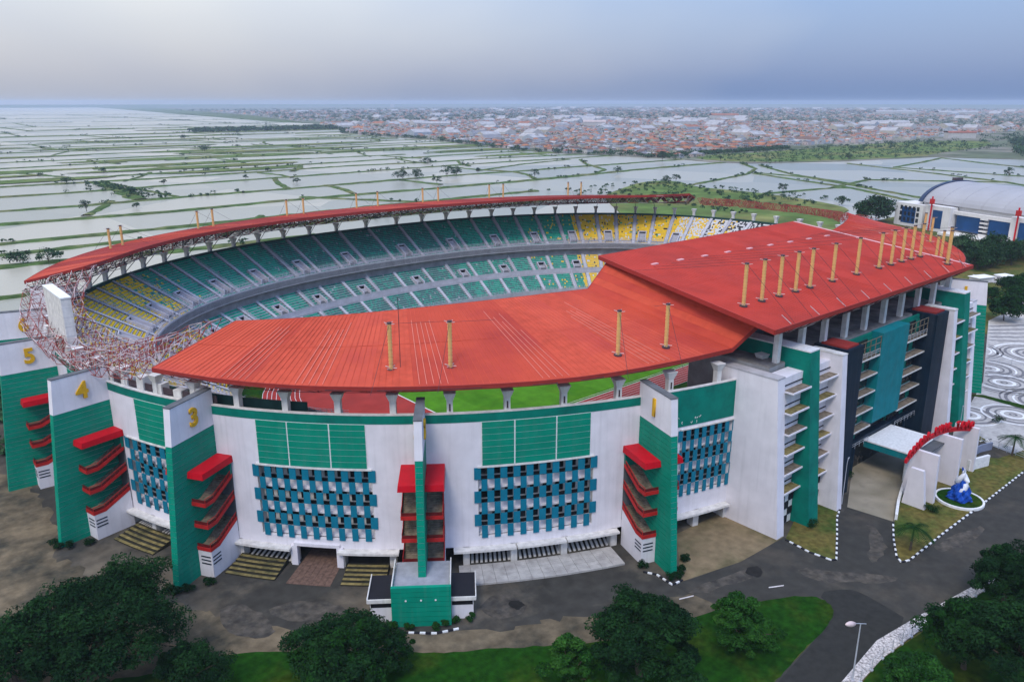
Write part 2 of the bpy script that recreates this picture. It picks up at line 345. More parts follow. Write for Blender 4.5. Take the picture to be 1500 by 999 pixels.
for pts in ([(470, 300), (540, 316), (626, 336), (700, 372), (760, 430)], [(465, 212), (557, 198), (570, 186)], [(640, 335), (605, 262), (570, 186), (510, 106), (500, 66)], [(650, 340), (640, 270), (590, 190), (535, 106), (520, 66)],
            [(754, 401), (660, 300), (600, 190)], [(864, 340), (810, 230), (741, 112), (700, 66)], [(848, 272), (838, 200), (828, 123), (830, 66)], [(1071, 305), (1010, 230), (969, 167), (950, 66)], [(848, 272), (960, 286), (1071, 305)],
            [(286, 444), (360, 440), (431, 446), (500, 452), (551, 481), (600, 560), (656, 626)], [(425, 567), (530, 610), (644, 636)], [(293, 530), (297, 464)], [(560, 200), (660, 215), (741, 112)]):
    DIKES.append((pts, 3.0))
# the wide grown-over cross dike
DIKES.append(([(51, 706), (45, 620), (36, 525)], 7.5)); DIKES.append(([(56, 706), (60, 620), (66, 525)], 2.2))
for i, (pts, w) in enumerate(DIKES):
    mb = MB(); ribbon(mb, pts, w, seed=i, step=8 if pts[0][1] < 900 else 22); o = mb.build('dike', BANK); o['kind'] = 'structure'

for i in range(70):
    y = rd.choice([760, 830, 1120, 1180, 900, 1010, 1110, 1240, 1360, 1480, 1630, 1800, 2000, 2250, 2500]); x = rd.uniform(-300, xb(y) - 60); w = rd.uniform(60, 240) * (1 + y / 2500); h = rd.uniform(9, 26) * (1 + y / 1500)
    sheet('marsh', smooth_poly([(x, y), (x + w * .4, y - h * .5), (x + w, y - h * .2), (x + w * 1.1, y + h * .5), (x + w * .5, y + h), (x - w * .1, y + h * .6)], 2, 2.0), -.55 + .01 * i, FIELD)
# stadium surroundings
ring = MB(); T = ts(-215, -28, 2)
outer = [P(t, 31 + 2 * math.sin(t * .2)) for t in T]; inner = [P(t, -10) for t in T]
for i in range(len(T) - 1): ring.quad((*inner[i], 0), (*outer[i], 0), (*outer[i + 1], 0), (*inner[i + 1], 0))
o = ring.build('ring_road', ASPH); o['kind'] = 'structure'
lawn_px = [(1140, 875), (1180, 873), (1207, 877), (1221, 892), (1217, 911), (1193, 937), (1167, 961), (1137, 996), (1120, 1015), (1060, 1080), (300, 1080), (120, 1000), (250, 985), (330, 955), (500, 952), (640, 957), (740, 948), (850, 945), (960, 925), (1060, 890)]
sheet('dirt_verge', smooth_poly([G(*p) for p in [(1100, 870), (1140, 960), (1060, 1110), (250, 1110), (-60, 1000), (-60, 770), (0, 745), (90, 830), (300, 900), (480, 930), (640, 925), (720, 928), (820, 905), (900, 900), (980, 872)]], 2, .8), 0.02, DIRT)
sheet('lawn', smooth_poly([G(*p) for p in lawn_px], 2, .18), 0.06, LAWN)
sheet('left_dirt', smooth_poly([G(*p) for p in [(-40, 700), (20, 690), (75, 745), (90, 800), (60, 840), (-40, 850)]], 2, .8), 0.03, DIRT)
road = [G(*p) for p in [(985, 858), (1085, 822), (1148, 786), (1185, 809), (1220, 822), (1228, 758), (1241, 743), (1312, 765), (1310, 800), (1322, 826), (1440, 738), (1500, 690), (1560, 650), (1640, 700), (1500, 830), (1431, 856), (1284, 939), (1233, 999), (1180, 1060), (1080, 1060), (1137, 996), (1193, 937), (1221, 892), (1207, 877), (1140, 875), (1060, 890)]]
sheet('road', road, 0.04, ASPH2)
sheet('resurfaced_road', smooth_poly([G(*p) for p in [(1196, 868), (1240, 862), (1262, 868), (1300, 890), (1332, 909), (1284, 938), (1233, 998), (1180, 1060), (1090, 1060), (1140, 998), (1195, 937), (1222, 893)]], 1), 0.048, mat('new_asphalt', (0.032, 0.032, 0.029), .85, .15, .8, bump=.1, bscale=8, spec=.05))
WORN = mat('worn_asphalt', (0.092, 0.080, 0.064), .9, .35, .7, spec=.05, col2=(.06, .055, .048), f2=(.4, .6), s2=.5)
for i_, pl_ in enumerate(([(1165, 830), (1215, 836), (1290, 842), (1330, 850), (1260, 856), (1180, 850)], [(1268, 760), (1285, 770), (1300, 800), (1290, 822), (1270, 824), (1276, 790)], [(700, 880), (745, 868), (775, 885), (760, 905), (715, 905)], [(395, 885), (470, 880), (520, 892), (470, 912), (400, 905)], [(1000, 868), (1060, 846), (1100, 832), (1120, 838), (1070, 858), (1020, 872)], [(330, 880), (380, 895), (410, 925), (370, 940), (320, 915)], [(1360, 800), (1430, 770), (1450, 775), (1390, 812)], [(150, 830), (200, 815), (235, 835), (190, 850)])):
    sheet('worn_patch', smooth_poly([G(*p) for p in pl_], 2, .35), .058 + .003 * i_, WORN)
for i_, (px_, r_) in enumerate([((755, 886), 1.5), ((1105, 838), 2.0)]):
    c_ = G(*px_); sheet('oil_stain', smooth_poly([(c_[0] + r_ * math.cos(a) * random.uniform(.6, 1.2), c_[1] + r_ * math.sin(a) * random.uniform(.6, 1.2)) for a in [k * .7 for k in range(9)]], 2, .1), .092 + .003 * i_, mat('dark_stain', (.02, .019, .017), .7, .3, .8))
sheet('wood_ground', [G(*p) for p in [(1255, 1010), (1290, 966), (1440, 868), (1520, 828), (1700, 760), (1900, 1000), (1500, 1200), (1150, 1200)]], 0.05, LAWN)
sheet('forecourt', [G(*p) for p in [(990, 783), (1062, 748), (1148, 787), (1085, 823), (998, 852)]], 0.07, APRON)
sheet('driveway', [G(*p) for p in [(1241, 743), (1308, 764), (1330, 700), (1345, 655), (1300, 640), (1250, 672)]], 0.08, mat('driveway_concrete', (0.30, 0.26, 0.19), .9, .2, .5, col2=(0.17, 0.15, 0.10), s2=.25))
ISL = {'a': [(1151, 789), (1185, 809), (1218, 821), (1227, 820), (1226, 785), (1226, 758), (1230, 746), (1200, 738), (1165, 760)],
       'b': [(1308, 781), (1313, 815), (1320, 824), (1332, 821), (1440, 737), (1500, 690), (1500, 660), (1462, 672), (1420, 668), (1400, 650), (1330, 668), (1318, 720)],
       'c': [(1402, 652), (1447, 646), (1420, 630), (1404, 626)]}
for k_, pl in ISL.items(): sheet('planting_bed', [G(*p) for p in pl], 0.13, DRYG, skirt=0.1)
def kerb(label, px, n_len=0.9):
    pts = [G(*p) for p in px]; root = tag(link('kerb', None), label, 'kerb'); d = []; 
    for i in range(len(pts) - 1):
        a, b = Vector(pts[i]), Vector(pts[i + 1]); L = (b - a).length; n = max(1, int(round(L / n_len)))
        d += [a + (b - a) * j / n for j in range(n)]
    d.append(Vector(pts[-1]))
    for i in range(len(d) - 1):
        a, b = d[i], d[i + 1]; v = (b - a).normalized(); nn = Vector((-v.y, v.x)) * .16; g = v * .01
        mb = MB(); mb.prism([tuple(a + g - nn), tuple(b - g - nn), tuple(b - g + nn), tuple(a + g + nn)], 0.0, 0.22)
        mb.build('kerb_stone', KERBW if i % 2 else BLACK, root)
kerb('black and white kerb round the small grass bed beside the green fin', [(1151, 791), (1185, 809), (1218, 821), (1225, 820), (1226, 785), (1226, 758), (1230, 747)])
kerb('long black and white kerb along the road past the statue', [(1308, 765), (1309, 790), (1313, 815), (1320, 824), (1332, 821), (1385, 779), (1440, 738), (1500, 691)])
kerb('short black and white kerb at the foot of gate tower one', [(942, 838), (962, 842), (985, 857), (1000, 850)], 0.8)
kerb('short black and white kerb in front of the green ticket block', [(590, 927), (640, 928), (672, 921)], 0.8)
kerb('black and white kerb of the grass strip below the plaza', [(1404, 652), (1430, 648), (1452, 644)], 0.9)
# paved walk with fence on the right
walkL = [(1180, 1070), (1233, 999), (1284, 939), (1340, 906), (1431, 856), (1500, 818), (1600, 770)]; walkR = [(1205, 1080), (1260, 1000), (1292, 965), (1348, 923), (1441, 866), (1510, 828), (1610, 780)]
wr_ = tag(link('footpath', None), 'speckled pale footpath with pebble paving beside the road', 'path'); del wr_['category']; del wr_['label']; wr_['kind'] = 'structure'
WALKM = mat('pebble_paving', (0.44, 0.41, 0.39), .85, .55, 3.2, detail=2.0)
for i in range(len(walkL) - 1):
    for j in range(6):
        f0, f1 = j / 6, (j + 1) / 6 - .006
        q = [G(*[walkL[i][k] + (walkL[i + 1][k] - walkL[i][k]) * f for k in (0, 1)]) for f in (f0, f1)] + [G(*[walkR[i][k] + (walkR[i + 1][k] - walkR[i][k]) * f for k in (0, 1)]) for f in (f1, f0)]
        mb = MB(); mb.prism(q, 0.0, 0.17); mb.build('paving_slab', WALKM, wr_)
fen = thing('post_fence', 'thin grey post and wire fence along the pebble footpath', 'fence')
fp = []
for i in range(1, len(walkR) - 1):
    a, b = Vector(G(*walkR[i])), Vector(G(*walkR[i + 1])); n = int((b - a).length / 2.6)
    fp += [a + (b - a) * j / n for j in range(n)]
for i, p in enumerate(fp):
    mb = MB(); mb.tube((p.x, p.y, 0), (p.x, p.y, 2.1), .05, n=6); mb.box(p.x - .22, p.x + .22, p.y - .22, p.y + .22, 0, .25); mb.build('post', STEELG, fen)
for z in (0.7, 1.35, 2.0):
    mb = MB()
    for a, b in zip(fp[:-1], fp[1:]): mb.tube((a.x, a.y, z), (b.x, b.y, z), .018, n=4)
    mb.build('wire', STEELG, fen)
sheet('road_marking', [G(*p) for p in [(1126, 860), (1148, 857), (1148, 858.6), (1126, 861.6)]], 0.09, LINE)
sheet('road_marking', [G(*p) for p in [(995, 877), (1016, 872), (1016, 873.6), (995, 878.6)]], 0.09, LINE)

# pitch and track
def stad(r, n=24):
    L = 42.2; return [(L + r * math.cos(R(-90 + 180 * i / n)), r * math.sin(R(-90 + 180 * i / n))) for i in range(n + 1)] + [(-L + r * math.cos(R(90 + 180 * i / n)), r * math.sin(R(90 + 180 * i / n))) for i in range(n + 1)]
sheet('infield_verge', [P(t, -38) for t in range(-180, 180, 5)], 0.03, LAWN)
sheet('running_track', stad(46.4), 0.07, TRACK)
sheet('football_pitch', [(-55, -38), (55, -38), (55, 38), (-55, 38)], 0.10, PITCH_M)
lm = MB()
for k in range(0, 9):
    r0 = 36.6 + k * 1.22; A, B = stad(r0), stad(r0 + .14)
    for i in range(len(A)): j = (i + 1) % len(A); lm.quad((*A[i], .125), (*B[i], .125), (*B[j], .125), (*A[j], .125))
def lrect(x0, x1, y0, y1): lm.quad((x0, y0, .125), (x1, y0, .125), (x1, y1, .125), (x0, y1, .125))
for x in (-55, 54.6): lrect(x, x + .4, -38, 38)
for y in (-38, 37.6): lrect(-54.6, 54.6, y, y + .4)
o = lm.build('track_lines', LINE); o['kind'] = 'structure'
for k in range(-5, 5):
    if k % 2: sheet('mown_stripe', [(k * 11., -36), (k * 11. + 11, -36), (k * 11. + 11, 36), (k * 11., 36)], 0.115, mat('pitch_turf_light', (0.06, 0.185, 0.008), .95, .2, .3))

# ------------------------------------------------------------------ the stadium bowl and its outer wall
TW = {'1': -116.0, '2': -134.7, '3': -154.1, '4': -168.2, '5': -181.3, '6': -194.6, '7': -208.0}
stadium = thing('stadium', 'large oval sports stadium with white and green outer wall and two tiers of seats', 'stadium')
def sbuild(mb, name, m, parent=None, kind=None): return mb.build(name, m, parent or stadium, kind=kind)
def bay(tc, wall0, wall1, gp, lv, cols, plain=False, zl=(5.3, 18.3), ncol=9):
    zb, zt = zl
    w = MB()
    arc(w, wall0, wall1, -.5, 0, zt, 26.5)                      # white wall above the screen
    arc(w, wall0, tc - lv, -.5, 0, zb, zt); arc(w, tc + lv, wall1, -.5, 0, zb, zt)
    arc(w, wall0, wall1, -.5, 0, 3.5, zb)
    sbuild(w, 'outer_wall', WHITE)
    g = MB(); arc(g, wall0, wall1, -.5, .07, 26.5, SH); sbuild(g, 'green_coping', DGREEN)
    c = MB(); arc(c, wall0, wall1, -.6, .14, SH, SH + .16); sbuild(c, 'coping_cap', CREAM)
    # green cladding: strips with white joints
    if plain:
        g = MB(); arc(g, wall0, wall1, .004, .09, zt + .7, 26.5); sbuild(g, 'green_cladding', DGREEN)
    else:
        back = MB(); arc(back, tc - gp, tc + gp, .004, .06, zt + .3, 26.496); cl = sbuild(back, 'cladding_backing', KERBW)
        e = [tc - gp, tc - gp * .40, tc + gp * .36, tc + gp] if gp > 3.5 else [tc - gp, tc + gp]
        n = 7; hz = (26.48 - zt - .34) / n
        for a, b in zip(e[:-1], e[1:]):
            for k in range(n):
                s = MB(); arc(s, a + .06, b - .06, .062, .13, zt + .34 + k * hz, zt + .34 + (k + 1) * hz - .085); sbuild(s, 'cladding_strip', GREEN, cl)
    # recess with dark windows, white sills, teal screen panels
    bk = MB(); arc(bk, tc - lv, tc + lv, -1.9, -1.7, zb, zt); scr = sbuild(bk, 'window_recess', CREAM)
    sd_ = MB(); arc(sd_, tc - lv, tc + lv, -1.7, 0.35, zt, zt + .22); sbuild(sd_, 'window_head', CREAM, scr)
    for s_ in (-1, 1):
        q = MB(); arc(q, tc + s_ * lv - (.05 if s_ > 0 else 0), tc + s_ * lv + (.05 if s_ < 0 else 0), -1.7, -.002, zb, zt, 1); sbuild(q, 'recess_side', CREAM, scr)
    H = (zt - zb) / 6.0; dc = 2 * lv / (2 * ncol)
    for r in range(6):
        z1 = zt - r * H; z0 = z1 - H
        if r % 2 == 0:
            for k in range(ncol):
                a = tc - lv + (2 * k + 0.40) * dc; 
                if k < ncol - 1 or True:
                    q = MB(); arc(q, a, a + dc * 1.25, -1.695, -1.55, z0 + .1, z1 - .1, 1); sbuild(q, 'window_pane', DARKWIN if (k * 7 + r) % 5 else GLASSD, scr)
        else:
            q = MB(); arc(q, tc - lv + .02, tc + lv - .02, -1.695, -.55, z0 + .1, z0 + .42); sbuild(q, 'sill', WHITE, scr)
            q = MB(); arc(q, tc - lv + .02, tc + lv - .02, -1.2, -1.1, z0 + .42, z1 - .75); sbuild(q, 'spandrel', WHITE, scr)
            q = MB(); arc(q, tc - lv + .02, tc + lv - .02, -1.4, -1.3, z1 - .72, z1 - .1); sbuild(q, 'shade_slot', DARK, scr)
        zz0, zz1 = (z0, z1) if r < 5 else (z0 - .2, z1)
        for k in range(ncol + (1 if r % 2 == 0 else 0)):
            a = tc - lv - .55 * dc + 2 * k * dc if r % 2 == 0 else tc - lv + .55 * dc + 2 * k * dc
            q = MB(); arc(q, a, a + dc * (1.05 if r % 2 == 0 else .92), .10, .22, zz0 + .02, zz1 - .02, 1); sbuild(q, 'screen_panel', TEAL, scr)
    # ground floor: set-back dark hall with piers
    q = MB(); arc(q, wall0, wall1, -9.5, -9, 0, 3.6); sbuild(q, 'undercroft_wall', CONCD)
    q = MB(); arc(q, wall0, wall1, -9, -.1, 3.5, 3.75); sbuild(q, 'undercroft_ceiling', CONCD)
    for tcol in cols:
        q = MB(); arc(q, tcol - .28, tcol + .28, -1.6, .12, 0, 3.5, 1); sbuild(q, 'pier', CREAM)
bay(-144.4, TW['3'] + .2, TW['2'] - .2, 5.0, 5.35, [-152.2, -146.8, -142.2, -137.6])
bay(-125.2, TW['2'] + .2, TW['1'] - .2, 4.6, 4.95, [-131.2, -127.1, -122.7, -118.2])
bay(-161.1, TW['4'] + .2, TW['3'] - .2, 2.6, 4.6, [-167, -163.3, -159, -155.2], ncol=7)
bay(-174.75, TW['5'] + .2, TW['4'] - .2, 2.6, 4.2, [-179, -172], ncol=6)
bay(-188.0, TW['6'] + .2, TW['5'] - .2, 2.6, 4.2, [-192, -184], ncol=6)
bay(-109.6, TW['1'] + .2, -105.8, 2.5, 2.75, [-114, -110.2, -107], plain=True, zl=(7.3, 20.3), ncol=7)
for a, b in ((-208, TW['6'] - .2), (-74.4, -64.2), (-63.8, -8), (-8, 60), (60, 152)):
    q = MB(); arc(q, a, b, -.5, 0, 0, 26.5, 2.5); sbuild(q, 'outer_wall', WHITE)
    q = MB(); arc(q, a, b, -.5, .07, 26.5, SH, 2.5); sbuild(q, 'green_coping', DGREEN)
# concrete ledges over the ground-floor openings
for a, b in ((-152.8, -146.8), (-142.4, -137.0), (-132.3, -127.0), (-126.9, -122.7), (-122.6, -118.0), (-166.5, -156.5), (-113, -107.2)):
    q = MB(); arc(q, a, b, .01, 1.5, 3.1, 3.5); sbuild(q, 'ledge', CREAM)
# pale ramps with light bars just inside the ground floor
for a, b in ((-131, -127.4), (-126.8, -123), (-122.4, -118.6), (-151.8, -147.2), (-166.5, -163.6), (-162.9, -159.3)):
    for k in range(9):
        t = a + (b - a) * (k + .5) / 9; q = MB(); p0, p1, p2, p3 = P(t, -.3), P(t + .22, -.3), P(t + .55, -7.5), P(t + .33, -7.5)
        q.quad((*p0, .12), (*p1, .12), (*p2, 1.9), (*p3, 1.9)); q.quad((*p0, .06), (*p3, 1.84), (*p2, 1.84), (*p1, .06)); sbuild(q, 'ramp_bar', CREAM)
# main gateway frame in the bay between towers 3 and 2
q = MB(); arc(q, -146.6, -142.3, -.3, .5, 3.75, 4.3); arc(q, -146.9, -146.3, -.3, .5, 0, 3.75, 1); arc(q, -142.6, -142.0, -.3, .5, 0, 3.75, 1); sbuild(q, 'gateway_frame', WHITE)
# terraces: paving, steps
def apron_arc(name, a, b, o0, o1, z, m, n=1, par=None, h=.1):
    for k in range(n):
        q = MB(); arc(q, a, b, o0 + (o1 - o0) * k / n + .02, o0 + (o1 - o0) * (k + 1) / n, -.05, z - h * k, 1.0); o = sbuild(q, name, m)
for r in range(5):
    q = MB()
    for t in ts(-131.9, -118.6, .95)[:-1]:
        q = MB(); arc(q, t + .012, t + .938, .6 + r * 1.15 + .03, .6 + (r + 1) * 1.15, -.02, .34, 1); sbuild(q, 'terrace_slab', PAVE)
for a, b in ((-152.0, -147.3), (-141.6, -137.9), (-165.5, -160.0)):
    for k in range(5):
        q = MB(); arc(q, a, b, .4 + k * 1.05, .4 + k * 1.05 + 1.04, -.03, .95 - k * .19, 1); st_ = sbuild(q, 'mossy_step', mat('dark_step_base', (.035, .033, .022), .9, .4, 1.0)); q = MB(); arc(q, a + .03, b - .03, .4 + k * 1.05 + .42, .4 + k * 1.05 + 1.0, .95 - k * .19, 1.0 - k * .19, 1); sbuild(q, 'nosing', MOSS, st_)  # step body darker than the mossy strip laid on it
for r in range(8):
    for k in range(7):
        a = -146.2 + k * .545; q = MB(); arc(q, a + .015, a + .53, -6 + r * 1.5 + .03, -4.5 + r * 1.5, -.02, .055, 1); sbuild(q, 'paving_band', BRICKP)

sg = random.Random(4)
for k in range(16):
    t = sg.uniform(-114.2, -110.4); z = sg.uniform(22, 26) if k > 5 else sg.uniform(21.6, 22.6); q = MB(); p = (t, z)
    for j in range(3):
        p2 = (p[0] + sg.uniform(-.12, .12), p[1] + sg.uniform(-.35, .35)); q.tube((*P(p[0], .12), p[1]), (*P(p2[0], .12), p2[1]), .045, n=4); p = p2
    sbuild(q, 'paint_scribble', KERBW)
# the bowl
COLT = [-132.33 + 4.737 * k for k in range(76)]
TA, TB_ = -2, 212                                              # seats are modelled round the open side and both ends
def zU(o): return 18.2 + (21.5 - o) / 18.5 * 9.8
def zL(o): return 2.6 + (40 - o) / 20 * 10.5
def tier(name, o0, o1, zf, nrow, t0, t1):
    prof = []
    for k in range(nrow):
        a = o0 + (o1 - o0) * k / nrow; b = o0 + (o1 - o0) * (k + 1) / nrow
        prof += [(-a, zf(a)), (-b, zf(a))]
    prof.append((-o1, zf(o1)))
    mb = MB(); profile_sweep(mb, prof, t0, t1, 1.2); return sbuild(mb, name, CONC)
tier('upper_terrace', 21.5, 3, zU, 19, TA - 8, TB_ + 3)
tier('lower_terrace', 40, 31, zL, 9, TA - 8, TB_ + 3)
tier('middle_terrace', 28.6, 20, zL, 8, TA - 8, TB_ + 3)
mb = MB(); profile_sweep(mb, [(-31, zL(31)), (-28.6, zL(31)), (-28.6, zL(28.6))], TA - 8, TB_ + 3, 1.2); sbuild(mb, 'cross_walkway', CONC)
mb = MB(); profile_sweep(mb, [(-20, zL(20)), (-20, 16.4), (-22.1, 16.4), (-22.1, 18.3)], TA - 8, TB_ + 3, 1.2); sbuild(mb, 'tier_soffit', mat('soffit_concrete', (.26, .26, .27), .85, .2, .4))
mb = MB(); arc(mb, TA - 8, TB_ + 3, -22.1, -21.8, 16.2, 18.8); sbuild(mb, 'upper_parapet', CONC)
mb = MB(); arc(mb, TA - 8, TB_ + 3, -40.3, -40, 0, 3.2); sbuild(mb, 'front_wall', CONC)
mb = MB(); arc(mb, TA - 8, TB_ + 3, -31.15, -31, zL(31) - .1, zL(31) + .75); sbuild(mb, 'walkway_parapet', CONC)
mb = MB(); arc(mb, TA - 8, TB_ + 3, -28.6, -28.45, zL(28.6), zL(28.6) + .6); sbuild(mb, 'walkway_parapet', CONC)
mb = MB(); arc(mb, TA - 8, TB_ + 3, -3, -2.6, 27, 28.9); sbuild(mb, 'rim_wall', mat('rim_green_dark', (0.02, .06, .05), .7, .2, .5))
mb = MB(); profile_sweep(mb, [(-2.6, 27.2), (-.5, 27.2)], TA - 8, TB_ + 3, 1.2); sbuild(mb, 'rim_walk', CONC)
for z0, z1 in ((0.2, 8), (8, 16), (16, 26.4)):
    pass
# hidden stands under the west roof: plain terraces
mb = MB(); profile_sweep(mb, [(-40, 2.6), (-20, 13), (-20, 15.5), (-24, 16.2), (-3, 26.4), (-.5, 26.5)], -144, 0, 1.5); sbuild(mb, 'west_terrace', CONC)
mb = MB(); arc(mb, -146.6, 0, -3, -2.6, 27, 28.6); 

def colour_at(t, rr):
    u = (t + 147) % 360 - 147
    if u > 138: base, alt, p = 2, (0, 0, 1), .08 if u > 147 else .26
    elif u > 131: base, alt, p = 0, (2, 2, 1), .13
    elif u > 110: base, alt, p = 0, (1,), .12
    elif u > 79: base, alt, p = 1, (0,), .25
    elif u > 62: base, alt, p = 0, (1,), .25
    elif u > 49: base, alt, p = 0, (2, 1), .12
    elif u > 22: base, alt, p = 2, (0, 4, 3), .13
    elif u > 14: base, alt, p = 2, (3,), .55
    elif u > 8: base, alt, p = 3, (2, 4), .4
    else: base, alt, p = 4, (3,), .5
    return random.choice(alt) if rr < p else base
def seats(o0, o1, zf, nrow, name, gap=None):
    for k in range(len(COLT)):
        t0 = COLT[k]; tc_ = (t0 + 2.37)
        u = (tc_ + 147) % 360 - 147
        if not (TA < u < TB_): continue
        V = []; MI = []
        for r in range(nrow):
            if name == 'upper_seats' and r == 1: continue
            of = o0 + (o1 - o0) * (r + .55) / nrow; z = zf(o0 + (o1 - o0) * r / nrow); dr = (o0 - o1) / nrow
            a, b = Vector(P(t0, -of)), Vector(P(t0 + 4.737, -of)); L = (b - a).length; d = (b - a) / L; nn = Vector(Nrm(tc_)).to_2d() if False else Vector(Nrm(tc_))
            n = int((L - 1.5) / .56); st = (L - n * .56) / 2
            vom = (k % 2 == 0)
            for i in range(n):
                x = st + i * .56
                if vom and gap and gap[0] <= r <= gap[1] and abs(x + .28 - L / 2) < 1.9: continue
                if random.random() < .015: continue
                p = a + d * (x + .02); q = p + d * .52
                f_ = -nn * .2; g_ = nn * .18
                zz = z + .34; zb = z + .60
                V += [(p.x + f_.x, p.y + f_.y, z + .08), (q.x + f_.x, q.y + f_.y, z + .08), (p.x + f_.x, p.y + f_.y, zz), (q.x + f_.x, q.y + f_.y, zz),
                      (p.x + g_.x, p.y + g_.y, zz - .04), (q.x + g_.x, q.y + g_.y, zz - .04), (p.x + g_.x * 1.3, p.y + g_.y * 1.3, zb), (q.x + g_.x * 1.3, q.y + g_.y * 1.3, zb)]
                MI.append(colour_at(t0 + 4.737 * (x / L), random.random()))
        V = np.array(V, np.float32); n = len(MI); b8 = (np.arange(n) * 8)[:, None]
        F = np.concatenate([b8 + [0, 1, 3, 2], b8 + [2, 3, 5, 4], b8 + [4, 5, 7, 6]], 1).reshape(-1, 4)
        npmesh(name, V, F, [SEATG, SEATGD, SEATY, SEATW, SEATK], np.repeat(MI, 3), stadium, 'stuff')
seats(21.5, 3, zU, 19, 'upper_seats', (1, 7))
seats(40, 31, zL, 9, 'lower_seats')
seats(28.6, 20, zL, 8, 'middle_seats', (0, 4))
# aisles: stairs strip between the seat blocks; vomitories
for k, t in enumerate(COLT):
    u = (t + 147) % 360 - 147
    if not (TA - 4 < u < TB_ + 3): continue
    q = MB()
    for o0, o1, zf in ((21.5, 3, zU), (40, 31, zL), (28.6, 20, zL)):
        a0, a1 = Vector(P(t, -o0)), Vector(P(t, -o1)); nn = Vector(Nrm(t)); tt = Vector((-nn.y, nn.x)) * .6
        q.quad((*(a0 - tt), zf(o0) + .32), (*(a0 + tt), zf(o0) + .32), (*(a1 + tt), zf(o1) + .32), (*(a1 - tt), zf(o1) + .32))
    sbuild(q, 'aisle', CONC)
    if k % 3 == 0:
        q = MB()
        for o0, o1, zf in ((21.5, 3, zU), (40, 31, zL), (28.6, 20, zL)):
            for h in (.75, 1.25): q.tube((*P(t, -o0), zf(o0) + h), (*P(t, -o1), zf(o1) + h), .06, n=4)
            for j in range(8):
                oo = o0 + (o1 - o0) * j / 7; q.tube((*P(t, -oo), zf(oo)), (*P(t, -oo), zf(oo) + 1.25), .05, n=4)
        sbuild(q, 'aisle_railing', RAIL)
    if k % 2 == 0:
        tc_ = t + 2.37
        for o0, o1, zf, dz in ((20.4, 14.4, zU, 2.6), (28.4, 24.2, zL, 2.4)):
            nn = Vector(Nrm(tc_)); tt = Vector((-nn.y, nn.x)); a0, a1 = Vector(P(tc_, -o0)), Vector(P(tc_, -o1)); q = MB()
            zf0 = zf(o0); zt_ = zf(o1) + .9
            for s_ in (-1, 1):
                e0, e1 = a0 + tt * s_ * 1.55, a1 + tt * s_ * 1.55; th = tt * .16
                q.hexa([(*(e0 - th), zf0 - .5), (*(e0 + th), zf0 - .5), (*(e1 + th), zf0 - .5), (*(e1 - th), zf0 - .5)][::1], [(*(e0 - th), zf0 + 1.2), (*(e0 + th), zf0 + 1.2), (*(e1 + th), zt_), (*(e1 - th), zt_)])
            e0, e1 = a1 - tt * 1.7, a1 + tt * 1.7; th = nn * .15
            q.hexa([(*(e0 - th), zf0), (*(e0 + th), zf0), (*(e1 + th), zf0), (*(e1 - th), zf0)], [(*(e0 - th), zt_), (*(e0 + th), zt_), (*(e1 + th), zt_), (*(e1 - th), zt_)])
            v = sbuild(q, 'vomitory', RAIL)
            q = MB(); w0 = tt * 1.35; b0 = a1 - nn * .2
            q.quad((*(b0 - w0), zf0 + .06), (*(b0 + w0), zf0 + .06), (*(b0 + w0), zt_ - .45), (*(b0 - w0), zt_ - .45)); sbuild(q, 'dark_doorway', DARK, v)
            q = MB(); q.quad((*(a0 - w0), zf0 + .36), (*(a0 + w0), zf0 + .36), (*(b0 + w0), zf0 + 1.15), (*(b0 - w0), zf0 + 1.15)); sbuild(q, 'dark_floor', CONCD, v)
def railing(t0, t1, o, z, h, bars=2, post=.8):
    q = MB(); T_ = ts(t0, t1, post)
    for a, b in zip(T_[:-1], T_[1:]):
        pa, pb = P(a, o), P(b, o)
        for k in range(bars): q.tube((*pa, z + h * (k + 1) / bars), (*pb, z + h * (k + 1) / bars), .055, n=4)
        q.tube((*pa, z), (*pa, z + h), .06, n=4)
    return sbuild(q, 'railing', RAIL)
railing(TA - 8, TB_ + 3, -21.95, 18.8, 1.1, 3); railing(TA - 8, TB_ + 3, -19.9, zU(19.9), 1.4, 3)
railing(TA - 8, TB_ + 3, -40.1, 3.2, 1.0, 2); railing(TA - 8, TB_ + 3, -31.05, zL(31) + .7, .8, 2)
# roof columns on the rim
cm = MB(); cm.hexa([(-.55, -.5, 0), (.55, -.5, 0), (.55, .5, 0), (-.55, .5, 0)], [(-.55, -.5, 2.2), (.55, -.5, 2.2), (.55, .5, 2.2), (-.55, .5, 2.2)])
cm.hexa([(-.55, -.5, 2.2), (.55, -.5, 2.2), (.55, .5, 2.2), (-.55, .5, 2.2)], [(-1.0, -1.0, 3.6), (1.0, -1.0, 3.6), (1.0, 1.0, 3.6), (-1.0, 1.0, 3.6)])
cm.box(-.55, .55, -.5, .5, -1.6, 0)
cmo = cm.build('roof_column', CREAM, stadium)
br = MB(); br.box(.55, .68, -.12, .12, .5, 1.7); br.tube((.62, 0, .6), (.62, 0, .55), .2, n=6)
first = True
for t in COLT:
    if -103 < t < -77: continue
    o = cmo if first else cmo.copy()
    if not first: COL.objects.link(o)
    first = False; nn = Nrm(t); o.location = (*P(t, -1.0), SH - .05); o.rotation_euler = (0, 0, math.atan2(nn[1], nn[0]))
    if -150 < t < -112:
        b_ = bpy.data.objects.new('column_bracket', br_me) if 'br_me' in globals() else None
        if b_ is None: b_ = br.build('column_bracket', STEELD); br_me = b_.data
        else: COL.objects.link(b_)
        b_.parent = o

